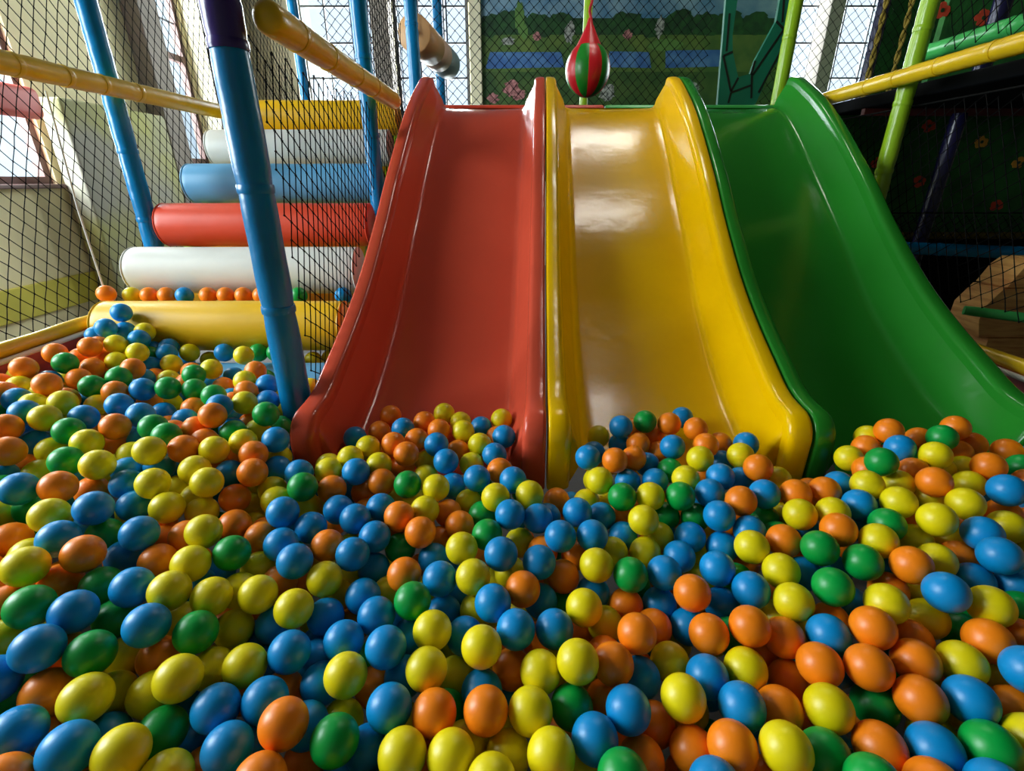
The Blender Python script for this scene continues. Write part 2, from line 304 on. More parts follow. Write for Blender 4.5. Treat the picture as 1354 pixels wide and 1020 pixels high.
FILL = {
    'B': "-14728,17881,6430 -14743,17002,6083 -14585,17622,5786 -15691,17545,5624 -13622,16957,5672 -13872,17755,4983 -13174,17700,5108 -12849,17074,5096 -13171,16529,4783 -14636,14151,5164 -12630,15376,4760 -14113,12568,5243 -13365,13871,4621 -13538,14545,4502 -11190,17826,4856 -9834,15894,4620 -7928,14462,4908 -10869,16092,4320 -7650,13781,4650 -8365,12523,5061 -9276,14585,4372 -12953,11573,5319 -14957,13035,4654 -13217,11685,4674 -12522,11162,4641 -10259,12006,5041 -10613,13253,4469 -10921,12504,4320 -10009,11485,4513 -9487,10185,4396 -8800,10348,4418 -10957,10350,4141 -12337,9915,4430 -9535,12613,4561 -8564,13341,4280 -8390,13957,3981 -8072,12371,4390 -6209,10959,3969 -5417,10488,4143 -7192,10481,4131 -8918,10864,3950 -3348,13183,3979 -992,13791,3720 -241,12727,3967 -4821,13075,3731 -2173,12159,4021 -497,11853,3858 -1609,11036,3387 -4452,11145,3123 875,9886,3242 2435,12528,3520 3279,12950,4176 5573,14205,3861 3334,13081,3485 3912,12000,3447 3172,11195,3403 3863,11035,3539 3096,10605,2678 6746,12194,4013 5990,11886,3584 6028,10809,3712 8143,10159,4008 8707,10342,3390 8245,9818,3290 13299,10990,3698 8828,9711,3736 8142,9166,3541 12361,9621,3664 -5059,6937,2585 -6411,8154,3145 -6397,7496,3398 -3884,6872,2469 -1939,6731,2918 -2301,7283,2669 -1175,7954,2687 2652,9265,3168 1725,7764,2939 6118,7828,3400 6814,7939,3366 6616,7078,3348 7100,7376,2929 7942,7955,3433 -5255,4952,2517 -4599,6405,2535 -3643,6300,2806 -5651,5527,2622 -4174,5038,2587 -6,5895,2202 -2674,4751,2245 4133,5356,2204 3909,4737,2460 -13820,20300,6550 -7126,20300,6550 14864,6235,4110 13742,6401,4209 10509,3595,3572 1813,2753,3271 -1603,1945,3150 -14742,3459,3903 11733,3701,3637 -10338,1000,3158 10316,1257,3281 -8673,3719,3754 -15653,4625,4515 -14673,9848,5408 16146,6658,4164 12697,2977,3478 -6333,3176,3434 -11804,5280,4197 -3299,2678,3245 -13368,7962,4928 15683,9144,4386 15846,10071,4503 792,1204,3172 11625,2984,3406 -10573,2047,3254 1062,2025,3283 -15608,1104,3237 -13809,5519,4780 7423,2955,3343 -10545,4909,4137 -10321,2843,3521 -5846,1782,3215 -8876,5164,4153 -13841,1151,3232 -9517,1714,3186 -8535,1428,3175 14887,2571,3428 3960,1681,3259 -13159,1762,3325 -4809,1643,3181 -2339,1744,3157 3550,3139,3204 8519,3262,3457 5430,2295,3253 6100,3020,3373 -7744,1026,3221 8166,2335,3318 -12333,1104,3232 12811,1202,3219 -13743,2165,3308 11184,7764,4288 12800,8399,4359 -8665,2830,3538 -15458,3823,4137 14885,4005,3725 -13891,11083,5345 13729,1083,3179 -11232,6344,4423 14032,5219,3999 -14880,1177,3239 14767,10853,4617 9671,2667,3422 13670,8998,4332 13271,3844,3645 -14785,12139,5627 14345,6948,4234 8854,3852,3699 -13923,10192,5302 8813,5336,3910 -13072,10081,5019 9862,4266,3691 5357,3163,3286 -11903,7888,4635 -1730,3534,3199 -11255,8361,4687 -15961,13143,5598 16002,8299,4262 -7610,3600,3572 15311,2052,3115 14202,5931,3916 -3037,3335,3048 -14510,5341,4625 13922,1797,3071 -11906,2371,3106 -11029,1206,2997 -1079,3738,3020 10663,6509,3942 6006,3638,2914 7609,2135,2862 1177,3744,2751 -4706,1079,2758 6843,2679,2828 -15125,11501,5110 2385,4001,2830 13163,4951,3375 -5636,3027,2820 -8691,4453,3535 6733,3532,2965 4881,2220,2746 13378,3185,2989 -11998,14547,4655 -11840,3118,3198 56,9870,3232 -3842,1534,2702 -15963,3704,3596 15457,5943,3574 -15299,3346,3400 2829,1202,2702 -708,1526,2813 -14401,1044,2710 -13041,2383,3014 -2156,3184,2723 2972,3451,2700 10177,7942,3776 -368,10602,3262 5225,1099,2700 12373,6574,3645 -14435,11800,5051 15990,2602,2666 13164,8638,3730 -14111,2554,2840 9862,2331,2630 -15788,6694,4408 10376,1575,2635 5089,10689,3313 -11134,7725,3884 -13785,10329,4573 2151,1927,2501 -12137,11717,4362 12981,7033,3502 -11548,6794,3879 -9904,5907,3770 10221,4350,3081 -13925,5961,4242 -8226,3347,2903 15313,2900,2842 -9768,3557,3107 -1153,3180,2520 12563,7986,3594 3429,2814,2540 6865,9171,3426 15639,8415,3652 -7311,3727,2927 5831,6069,2921 16065,4497,3089 7760,1202,2594 5916,1868,2654 14808,3726,2954 8826,1160,2515 -8965,3431,3068 14733,10612,3935 -3750,11465,3232 -13752,6910,4224 -14155,9328,4546 10654,7142,3590 -15949,11909,4921 -11406,11653,4330 405,4162,2506 10122,3021,2797 14295,11474,4007 -9251,8718,4085 1889,1108,2517 -10518,4015,3261 -10587,9616,4096 3560,5995,2424 11459,11400,3724 -2507,1885,2284 13534,8086,3469 11745,10187,3644 -12575,5186,3474 9609,9370,3482 -15883,1895,2468 -858,4200,2355 14937,8683,3418 10834,3896,2813 2312,3476,2258 12819,2367,2390 -11461,1455,2328 -3337,1075,2387 11861,2625,2460 10131,5079,3005 9986,6653,3274 16177,7741,3442 3188,4091,2283 5493,3862,2431 12398,10590,3646 -15103,6624,4143 9755,10311,3605 -13113,10065,4211 -13511,2413,2490 5457,2349,2331 -14741,1802,2332 1631,10929,2846 5437,3144,2358 11128,9604,3537 11016,6134,3161 5991,10276,3136 1767,3942,2292 14569,10286,3310 -15829,9686,4126 6466,4447,2365 -6188,3403,2184 -1988,4036,1996 -12482,7933,3493 -7151,7750,3008 -12230,4760,2902 15198,4379,2556 -5553,1232,2012 10673,10305,3275 7787,6990,2809 -13148,15102,4095 -7564,1616,2056 -11777,11311,3758 -1062,4807,2044 16188,6751,2963 11388,3384,2271 -11037,7041,3290 -1615,6470,2178 -1515,8798,2445 8766,8606,3079 -14409,6275,3764 15246,3534,2336 -1584,11427,2618 -11456,15483,3894 9735,11226,3397 -13484,8747,3847 15606,6215,2898 -9641,6555,3233 -12626,13295,4040 -13480,1816,2026 -5826,8733,2818 -9213,13847,3832 15268,6829,3000 -9961,13245,3825 15518,2689,2145 12978,1515,1968 -6925,1062,2010 -15242,15911,4445 -7459,2523,2096 10328,9487,3205 15121,5123,2655 5469,4948,2240 -11926,14504,3797 -5146,11170,2892 -13194,6972,3545 6395,6497,2543 -5615,9794,2951 -13216,5025,3155 2632,1101,2003 7131,6607,2766 -9342,8394,3449 -13226,8087,3694 -11151,13553,3885 4298,6220,2228 -13288,12106,4086 -14602,4067,2994 1423,1273,1951 -10785,2473,2231 12239,11443,3397 11752,5512,2766 -3289,7851,2245 6147,8131,2656 -7943,10607,3459 12531,6696,2909 10746,6764,3000 -7533,12218,3617 10485,3465,2287 13200,3251,2236 -9121,1067,2003 5523,6441,2386 -15505,1259,1963 -12361,6966,3350 -10561,5472,3075 -8726,3219,2338 15340,1458,1966 -6516,8971,3012 4134,9790,2544 -9362,2534,2242 2627,7139,2276 9363,6628,2894",
    'Y': "-13857,17618,5752 -14132,16471,5630 -13237,16217,5413 -13839,15933,5170 -12419,16569,4852 -14955,13525,5230 -12704,14690,4613 -11897,15546,4641 -13452,12326,5186 -12503,13233,4737 -11275,14495,4237 -12522,17820,4858 -12286,18524,4294 -9906,16900,5070 -10330,15547,5042 -8658,14514,5019 -8179,15512,4202 -8073,18524,4294 -7565,19008,4210 -6840,15083,4530 -13960,12253,4630 -11883,10866,4582 -9804,10810,4480 -13907,11549,4609 -11552,10071,4400 -10116,10168,4076 -11444,8905,4098 -8861,12808,4646 -7313,12353,4370 -7536,14234,3966 -7149,11280,4599 -6479,11609,3919 -6080,10296,3765 -5707,9705,3866 -5152,9967,3518 -7011,10891,3350 -6671,10278,3260 -8294,10117,3929 -7674,9779,3903 -6321,9675,3155 -4969,10483,3071 -2240,14381,3919 -1665,13993,3789 -1499,13133,3924 -336,13970,3910 -4098,12021,3995 -947,12398,3877 -4408,11387,4030 -3607,11258,3903 -2508,12232,3403 -1149,11787,3586 -2391,11380,3438 -1141,10540,3202 -3136,11070,2927 -2628,10652,3183 1948,10458,3271 2715,13406,3591 2527,10800,3055 4484,10581,3912 6869,10600,3860 6757,9900,3247 10166,12165,4246 11069,10704,4119 11769,10787,4071 9459,9980,4156 10343,10750,3796 10076,9716,3938 -8613,5866,3828 -5449,7323,3452 -6287,6777,3237 -3700,7714,2883 -3681,8364,2606 -2652,7875,2827 -386,8367,2654 -28,8068,3184 -705,7246,3008 -397,7286,2372 177,9190,3040 2285,8664,3220 3499,9224,3187 5236,7031,3032 4505,9111,2738 5857,7022,2697 9745,8573,3637 11395,8808,3400 11090,8202,3597 8145,7282,3374 -3810,5981,2189 -752,4847,2761 1045,4467,2597 8078,5658,3168 8716,5836,2924 -16034,20300,6550 -6797,1890,3239 -15404,12674,5570 14050,2416,3384 14623,7591,4320 11652,6565,4198 10533,4806,3904 -83,1832,3156 -13888,4176,4243 -5572,2531,3347 14492,9286,4437 14907,3293,3555 15393,7043,4214 14918,1349,3179 -11983,6833,4510 -5085,3403,3316 5804,1280,3219 -2188,1019,3152 8613,1028,3197 6193,2195,3326 -14779,8636,5298 -13737,6579,4855 14415,4548,3869 -12468,4975,4201 -10781,6942,4562 12966,7641,4222 3437,1145,3157 -12420,1930,3325 9239,3232,3505 13648,4484,3754 12048,5908,4032 -13595,9576,5102 -10134,3523,3749 -12480,3523,3735 10948,1674,3247 -14600,11287,5588 -2534,2801,3279 -7947,4308,3878 -6731,1142,3236 13724,8291,4267 -14768,7394,5122 -12585,7897,4815 13115,6794,4214 11037,7077,4188 11843,5187,4000 -15246,5270,4805 -12728,6400,4669 -15773,2784,3668 -13077,5722,4592 -13691,8682,5060 13841,9863,4457 7919,3729,3517 -5816,1023,3279 -748,2165,3184 -14314,9245,5303 14057,11093,4564 -7100,3107,3485 -14449,6374,5007 -13993,7447,4995 -4190,1316,3287 -2436,3739,3268 12523,3720,3603 16180,10833,4553 -15832,10811,5438 -13701,4876,4437 -12819,9066,4958 -13118,7012,4826 -11227,4734,4026 -583,3140,3217 15889,2893,3405 10656,5752,4053 16100,7583,4287 -4813,2639,3244 -9494,5899,4382 -15813,6956,5145 8000,1374,3243 13006,2347,3264 14429,8382,4369 11991,8125,4248 -9479,2966,3528 2334,2067,3194 11334,5935,4125 10231,1970,3297 -8692,2120,3338 13191,5716,3861 -11137,5634,4196 -14426,8004,4938 -14000,3464,3760 -15825,7592,4674 -11821,7420,4094 -13035,4748,3779 -14978,2503,3053 -3773,3249,2747 1721,3190,2709 1395,1531,2807 14248,4179,3202 -13105,1006,2789 -7394,1379,2722 -15888,14530,5175 11064,2493,2924 -11571,13118,4573 12931,9365,4001 15629,3732,3116 -14850,4230,3822 -9939,8594,4189 13921,10499,4127 15008,4617,3359 2678,2785,2709 14529,2126,2836 -9679,7623,4065 -12755,7372,4221 -11162,2195,2878 -9316,1032,2746 -10860,3344,3220 15472,10735,4145 -12404,5719,3958 6381,1261,2807 -3750,8844,3155 1301,2604,2724 14997,9371,3944 16197,9699,3960 14466,2970,2981 -12971,8373,4448 -10096,1690,2770 -2169,2395,2776 -14175,13423,5082 -5069,11473,3742 -98,1011,2505 10409,5701,3332 -15464,5086,4008 8991,3170,2841 -15675,10449,4855 1430,9473,2971 -12176,1132,2505 6652,4892,2897 -12569,6721,3977 -9319,4997,3450 -10787,4868,3440 -14883,15134,4940 15716,1709,2550 -11287,4105,3208 12750,4340,3151 4283,3779,2620 9521,1353,2550 13173,1010,2610 -180,2274,2542 7563,3545,2792 -1004,2308,2530 -12026,8394,4000 669,2997,2512 -10643,6618,3813 -8107,1968,2583 -15704,9189,4716 11222,6712,3546 5898,4635,2752 3020,5498,2604 15247,1138,2589 -10530,14883,4329 3846,1962,2511 -13018,1783,2561 -14431,17226,5200 13689,6786,3463 -12821,12465,4516 -15705,2584,2832 -13228,6250,4026 -5121,2178,2615 -13368,3674,3294 -11555,6059,3790 13566,3977,3008 -2913,2679,2599 -11990,3829,3132 13831,2664,2752 -15958,1165,2556 -5597,4198,2847 12184,5079,3231 -15024,9991,4704 -10587,5725,3752 -12489,9228,4142 887,6255,2680 15565,10071,3839 2348,11490,3253 -15109,1094,2523 -8327,1102,2516 -14017,4142,3517 15686,5197,3334 -10464,10885,4069 15749,9160,3534 -14715,5268,3864 9284,3962,2794 -10810,1727,2316 -12950,4294,3149 -9867,14012,4196 4224,8350,2673 8152,1959,2304 -2897,3416,2296 6799,1956,2286 16183,3298,2614 14157,7457,3294 7263,5380,2939 -15104,7342,4244 3604,3515,2312 -6658,1909,2356 -8332,6378,3407 7099,1160,2322 -1906,8096,2614 11899,8295,3422 -7430,3110,2531 -331,5268,2373 2007,9051,2662 -4500,8912,2838 -1839,5429,2311 11960,1109,2255 -5657,10812,3325 10537,2453,2383 14002,3521,2605 -10400,12080,4075 -9256,4164,2657 8750,5155,2683 -6801,4666,2582 -15563,4238,3094 10472,7570,3001 9359,2908,2243 -3883,3087,1970 8235,1331,1970 -2061,1149,2027 6458,3249,2198 -10017,7591,3384 2009,7545,2225 4310,4282,2075 -2331,11074,2588 -9340,9309,3544 2730,9745,2465 4853,9750,2666 -8674,1769,2057 4130,7163,2327 10483,8613,3104 -12874,6171,3389 12671,5060,2717 -10034,2155,2080 1156,3287,2031 -3881,10513,2629 -14649,2791,2437 -12161,5711,3181 13542,9424,3310 12195,3379,2285 -11529,12829,3838 -248,10934,2585 988,8735,2463 -13774,12970,4275 -10378,9295,3502 -15437,15001,4413 -5577,2819,2056 12452,8842,3158 -8821,9857,3515 -9594,12301,3772 -4025,1414,1970 -11216,4751,2835 3336,7122,2216 -7506,13053,3537 -3163,8946,2414 -1296,10723,2525 14684,9333,3255 -6,1517,1995 6151,10945,2942 13375,7456,3074 1422,6514,2206 -8732,12478,3771 -15738,13385,4465 14228,1082,2009 -8574,4929,2844 3843,9056,2466 -12708,8674,3680 14375,2304,2072 -8553,2456,2211 1889,8249,2291 -5559,6421,2574 -11325,3750,2561 -1184,7071,2226 -8535,4048,2607 4611,7681,2467 -4142,7521,2297 4467,2277,1988 -9433,10365,3615 -15191,5836,3732 14467,4597,2628 13388,4893,2682 12379,4068,2451 16171,8603,3165 10022,1056,1971 -10638,14333,3820 221,7734,2335 -12208,3387,2460 2436,5541,2062 2971,3130,2030 9906,3908,2400 -10127,4036,2675 -14204,8813,3962 -14122,2285,2162 -8937,15140,3762 6937,2671,2077 -2013,4769,1994 13486,2350,2116 -13732,9790,4000 -15244,2406,2262 13723,11467,3393 14752,2943,2215 11787,9584,3255 -524,6478,2134 6441,1421,1980 12526,7485,3036 11279,1102,1956 899,3976,1970",
    'O': "-15327,15381,5670 -14596,15944,5710 -15359,16244,5204 -14674,16414,5181 -14183,15309,5178 -12510,14932,5295 -13926,14427,5132 -14375,15822,4725 -11935,13338,5142 -12741,16032,4525 -14754,12854,5317 -13402,13249,4953 -11454,13885,4544 -8746,15394,5029 -9754,15066,4568 -8289,13827,4947 -9686,13300,4613 -8417,14643,4239 -12042,12588,4359 -10169,12738,4278 -10705,11533,4405 -13050,11213,4175 -12436,10587,4241 -9879,9530,4272 -8118,9043,3678 -7930,13039,4210 -8735,11852,4694 -9424,11915,4555 -8238,11366,4568 -7783,11602,3921 -7826,10923,4109 -5814,9227,3357 -4470,9851,3128 -3991,14285,3887 -4207,13602,3657 -2770,13666,3970 -2234,13119,3970 -473,13324,3614 -3408,12165,4035 -2816,12542,3958 -1615,12536,3565 -3797,12381,3468 -3147,11933,3422 -332,11172,3777 -3921,10753,3374 -1614,10020,3264 1171,10527,3257 3812,13728,3699 4811,13187,4159 4469,13483,3616 3756,12601,3783 3407,11700,3839 4403,12569,3503 2783,10134,3102 5452,12733,4219 5444,11872,4159 6152,12528,3829 5356,11550,3388 9736,11605,4236 11472,11981,4278 12254,11868,4705 12783,11754,4244 10407,11478,4056 12092,11401,4202 9120,10600,4168 10055,10335,4290 12674,10003,4175 9061,8990,3861 11133,8984,4031 11964,9043,3746 -7627,8535,3676 -9038,6455,4001 -7006,8334,3944 -4819,7669,3331 -4626,8106,2811 -1775,9451,2878 -3268,7236,2595 -145,6713,2698 -732,8983,2673 698,8735,3182 1477,8727,3096 1715,6318,2884 1384,7193,2389 518,6917,2566 6020,6702,3305 7287,8461,3315 5446,7685,2868 7455,7252,3526 8912,6066,3607 -7368,5000,2914 -3980,5676,2817 -4684,5727,2715 -4712,4528,2670 828,5314,2303 4944,5201,2670 3691,4241,2912 2791,4707,2170 -16720,19850,6720 -15306,20300,6550 -14571,20300,6550 -12820,20300,6550 -12078,20300,6550 -11327,20300,6550 -10576,20300,6550 -14542,1805,3357 9960,6221,4073 4638,2767,3276 -14423,4584,4483 326,2723,3256 3181,2382,3263 -11917,4488,4061 -1257,2752,3155 16052,3790,3679 10411,2659,3344 -12442,2800,3579 -12129,8597,4737 9708,5428,3977 9422,1914,3216 -9896,5240,4178 -7792,2893,3457 9104,4586,3860 12704,6207,4162 -13127,4101,4086 12307,9053,4434 -15896,8263,5275 935,3217,3193 15825,1382,3183 -10021,6683,4457 -7873,2139,3364 11387,4627,3780 11752,2295,3286 15201,8473,4350 -1188,1193,3222 -4218,3432,3332 14912,5166,3947 -15686,9811,5346 2229,3413,3262 6893,1994,3226 -9454,3721,3782 12353,7164,4268 -14862,10561,5482 -15581,8976,5380 -15770,11843,5637 13880,3293,3505 -10982,3738,3831 -10420,6018,4396 10331,7242,4267 4863,1527,3155 12415,1844,3268 -10181,4319,3905 15732,4444,3745 16008,5938,4140 -89,1020,3228 4324,3436,3243 8907,2581,3421 9575,1058,3228 -11950,6020,4482 -11748,3797,3819 4356,1005,3150 7217,3650,3465 -3102,1974,2976 13810,7463,4021 4006,2381,3073 11339,1061,2955 299,3553,3035 -5787,3612,3236 12098,4361,3540 10908,4172,3459 8601,1795,3065 -3695,10084,3251 10991,3184,3105 -10252,7214,4039 -4248,3976,2763 -9074,2693,2939 4956,3495,2788 -15273,1773,2816 13234,1744,2819 -6658,2497,2873 -15250,17027,5398 -1915,4108,2745 -12959,3106,3134 -11617,16360,4621 609,2106,2747 -15793,13746,5228 -14046,1712,2800 9595,4877,3430 -11075,15212,4655 -4397,2175,2734 -5435,1304,2705 12173,3329,3074 -15165,8228,4781 -8877,13991,4497 11818,1780,2783 -1866,1463,2703 11110,5284,3459 -14572,6949,4587 14858,6959,3683 -15000,9234,4852 8053,2963,2976 -14844,6067,4502 -7384,2482,2932 -14411,10599,4920 -8306,2640,2938 12360,5799,3356 -6545,4076,2917 -555,3557,2541 -6679,3233,2816 -13890,8283,4419 -5925,2271,2566 8786,2345,2625 5399,9678,3291 14533,7983,3617 8265,3745,2901 14083,8834,3690 13694,6077,3420 -12266,1843,2561 14156,9772,3794 11615,3757,2904 -2976,9862,3036 -9011,1996,2637 3001,2042,2581 14372,4946,3246 -13306,9401,4424 -6423,1197,2529 -14007,16556,4862 -15830,4432,3820 8756,4509,3111 7486,10157,3655 -3605,2463,2590 -15838,8298,4571 16114,5769,3367 -1516,4722,2619 4577,2865,2574 9395,5588,3307 -2623,1225,2516 -13151,5512,3914 -7716,5857,3571 -14093,4798,3801 -10398,2961,2819 -9087,15514,4372 10408,9018,3801 7045,4297,2872 -9532,6969,3826 -9740,4428,3342 -14649,3230,3112 -11433,2877,2554 -15918,5747,3987 -13640,1168,2270 6491,11380,3399 12789,3545,2739 10845,4792,2984 -10437,1012,2349 12984,6216,3268 14390,6170,3183 363,8374,2640 -4959,3558,2389 13386,10061,3661 2000,2627,2255 5458,8778,2902 7738,4573,2758 13848,5395,3026 -15446,14153,4687 -12233,2685,2531 14670,1642,2343 -13581,3138,2782 -1201,1245,2255 3935,10574,2915 11134,1731,2289 11420,7634,3320 -2320,10049,2788 11822,4516,2887 1247,2015,2298 -11980,16019,4105 16121,1041,2315 -15073,10859,4577 -3676,9497,2752 -9511,11453,4012 11941,6996,3235 -8447,11824,4039 4680,1630,2299 -11192,11009,4022 -14078,13955,4602 3775,7698,2646 2369,6408,2421 -3229,1770,2282 -11957,13557,4105 3463,8448,2624 -9092,7503,3601 4783,6565,2624 -15329,12267,4711 5830,1181,2313 1653,5017,2306 -15861,3272,2884 -10279,15638,4100 -12256,15058,4179 7580,2718,2440 -4186,4023,2042 -5787,7147,2703 -7870,7359,3167 -13999,15333,4340 -11742,7316,3313 250,9895,2465 7245,10908,3206 -11736,6490,3225 15366,7815,3032 -9540,3212,2352 6,3239,1958 -1614,1957,2087 -5185,7671,2634 47,4583,1976 470,2407,1979 3637,11296,2655 -2683,8357,2312 4499,11457,2702 13766,10636,3309 -8546,8294,3332 -15889,15542,4461 4972,8376,2473 -11198,8473,3472 -14514,9844,4226 -11977,9462,3591 3031,9077,2456 -10988,6058,3169 2109,10385,2509 8204,3308,2270 6450,8806,2844 1324,10295,2597 3347,1193,2071 -2221,9040,2378 -931,9668,2499 -13834,5632,3614 12090,1855,2006 2758,2446,2015 -7094,8464,3124 -6096,4996,2426 -7010,6858,2995 -13438,15905,4235 -14378,11107,4299 3443,9690,2452 -6833,3699,2302 6145,5557,2361 -12919,2910,2373 15976,9803,3256 16104,4115,2490 15669,10621,3335 -11253,9492,3637 11414,10762,3356 -14418,1089,1998 7493,9243,3015 7976,10872,3332 -5233,4264,2153 -14741,14396,4495 7596,6020,2760 -2353,3079,1985 9863,5922,2893 -6150,4278,2355 -10393,4735,2867 11867,6327,2953 4625,10506,2681 -15087,4871,3408 -6371,5950,2633 -12453,12184,3922 -3228,2524,1965 9633,7287,3074",
    'G': "-13556,17119,4987 -12461,14228,5257 -9852,17826,4856 -9147,17783,4871 -10504,14865,5097 -8920,16243,4390 -9897,13847,5006 -9036,13393,5000 -14632,12419,4774 -9488,11366,4994 -8896,10984,4945 -11840,9416,4385 -10750,8927,4223 -6988,12947,4172 -7678,11794,4601 -754,9952,3255 4092,13287,4180 4394,11499,3572 3860,9949,3231 4544,9794,3314 6138,9606,3416 13047,10599,4229 1041,7812,2493 4156,6627,3014 8340,6532,3259 9361,6603,3697 8820,7030,3114 -8133,5393,3224 -1118,5441,2651 -2825,6565,2392 -8995,20300,6550 12673,4997,3902 -15801,1955,3263 12007,1103,3178 -14514,2701,3606 -3034,1262,3229 -15108,6663,5098 7214,1268,3245 16173,5040,3832 -11284,2716,3477 -15467,6065,4980 16143,2244,3288 -9386,4439,3972 -11678,1576,3208 2948,1717,3211 15017,10067,4481 -11256,7605,4605 8234,4508,3805 -13455,3027,3647 2071,1346,3179 -3959,2128,3289 -15904,5529,4660 11964,7596,3766 15295,7694,3846 -9820,2391,2878 -84,2954,2717 -3350,4004,2719 14353,1100,2707 331,10892,3291 6089,8884,3477 4794,7917,3145 12384,2495,2931 -13336,15398,4877 -12360,4285,3537 9894,3662,3137 5981,2748,2651 -4493,2992,2681 -7975,4259,3159 15798,7141,3512 -14537,8685,4584 -15666,11154,4821 14963,5457,3285 -5055,8648,3203 4032,1145,2537 -11689,4991,3538 -15794,12817,4969 -854,11219,3190 -13461,7571,4223 11636,5758,3462 12543,1466,2539 -12534,13988,4480 16163,10511,3832 5059,4489,2705 -10065,5062,3461 -9213,13104,4077 2740,8262,2661 13796,1636,2337 -10512,8400,3693 619,1293,2325 -15888,16218,4683 -1715,2777,2251 6690,5831,2873 -9233,5749,3425 -15837,17261,4976 -9731,1352,2270 -14280,7589,4178 -15267,8849,4084 -14858,8177,4038 -12832,3728,2653 4246,3299,2079 -4831,1199,2052 -9941,15075,3792 7029,3710,2344 -3362,3859,1966 9013,1765,2116 -6790,2781,2211 -12083,10268,3636 8997,7915,3066 -4571,2333,2018 16105,5222,2698 -12621,1499,1964 9482,4790,2599 -15200,11629,4401 588,10998,2584 3434,5303,2053 -7212,9569,3224 -15594,7860,3980 -9528,15949,3842 -8060,14821,3651 -486,2567,1968 4849,3730,2052 -779,1834,1979 10668,11274,3380 9814,7986,3140 -11232,12096,3794 13233,5692,2854 6117,2405,2014 14397,6843,2970 -11564,2254,2123 978,9673,2449 10945,5461,2777 3466,2376,1981",
}
import bpy, math, random
from mathutils import Vector, Matrix

random.seed(11)
SC = bpy.context.scene
COL = SC.collection
V = Vector

# ------------------------------------------------------------------ materials
def srgb(r, g, b):
    def f(c):
        c /= 255.0
        return c / 12.92 if c <= 0.04045 else ((c + 0.055) / 1.055) ** 2.4
    return (f(r), f(g), f(b), 1.0)

def mat(name, rgb, rough=0.5, var=0.0, var_scale=6.0, bump=0.0, bump_scale=20.0, coat=0.0, rgb2=None,
        spec=0.5, per_object=0.0, metallic=0.0, stretch=None, bump_dist=0.01):
    m = bpy.data.materials.new(name)
    m.use_nodes = True
    nt = m.node_tree
    b = nt.nodes['Principled BSDF']
    c = srgb(*rgb)
    b.inputs['Base Color'].default_value = c
    b.inputs['Roughness'].default_value = rough
    b.inputs['Specular IOR Level'].default_value = spec
    b.inputs['Coat Weight'].default_value = coat
    b.inputs['Coat Roughness'].default_value = 0.12
    b.inputs['Metallic'].default_value = metallic
    tc = nt.nodes.new('ShaderNodeTexCoord')
    vec = tc.outputs['Object']
    if stretch:
        mp = nt.nodes.new('ShaderNodeMapping')
        mp.inputs['Scale'].default_value = stretch
        nt.links.new(vec, mp.inputs['Vector'])
        vec = mp.outputs['Vector']
    last = None
    if var > 0 or rgb2:
        n = nt.nodes.new('ShaderNodeTexNoise')
        n.inputs['Scale'].default_value = var_scale
        n.inputs['Detail'].default_value = 5.0
        nt.links.new(vec, n.inputs['Vector'])
        mx = nt.nodes.new('ShaderNodeMix')
        mx.data_type = 'RGBA'
        c2 = srgb(*rgb2) if rgb2 else tuple(max(0, x * (1 - var)) for x in c[:3]) + (1,)
        mx.inputs['A'].default_value = c
        mx.inputs['B'].default_value = c2
        rp = nt.nodes.new('ShaderNodeValToRGB')
        rp.color_ramp.elements[0].position = 0.40
        rp.color_ramp.elements[1].position = 0.66
        nt.links.new(n.outputs['Fac'], rp.inputs['Fac'])
        nt.links.new(rp.outputs['Color'], mx.inputs['Factor'])
        last = mx.outputs['Result']
    if per_object > 0:
        oi = nt.nodes.new('ShaderNodeObjectInfo')
        mr = nt.nodes.new('ShaderNodeMapRange')
        mr.inputs['To Min'].default_value = 1.0 - per_object
        mr.inputs['To Max'].default_value = 1.0 + per_object * 0.4
        nt.links.new(oi.outputs['Random'], mr.inputs['Value'])
        hs = nt.nodes.new('ShaderNodeHueSaturation')
        hs.inputs['Color'].default_value = c
        if last:
            nt.links.new(last, hs.inputs['Color'])
        nt.links.new(mr.outputs['Result'], hs.inputs['Value'])
        last = hs.outputs['Color']
    if last:
        nt.links.new(last, b.inputs['Base Color'])
    if bump > 0:
        n2 = nt.nodes.new('ShaderNodeTexNoise')
        n2.inputs['Scale'].default_value = bump_scale
        n2.inputs['Detail'].default_value = 3.0
        nt.links.new(vec, n2.inputs['Vector'])
        bp = nt.nodes.new('ShaderNodeBump')
        bp.inputs['Strength'].default_value = bump
        bp.inputs['Distance'].default_value = bump_dist
        nt.links.new(n2.outputs['Fac'], bp.inputs['Height'])
        nt.links.new(bp.outputs['Normal'], b.inputs['Normal'])
    return m

def emit(name, rgb, strength):
    m = bpy.data.materials.new(name)
    m.use_nodes = True
    nt = m.node_tree
    nt.nodes.remove(nt.nodes['Principled BSDF'])
    e = nt.nodes.new('ShaderNodeEmission')
    e.inputs['Color'].default_value = srgb(*rgb)
    e.inputs['Strength'].default_value = strength
    nt.links.new(e.outputs[0], nt.nodes['Material Output'].inputs['Surface'])
    return m

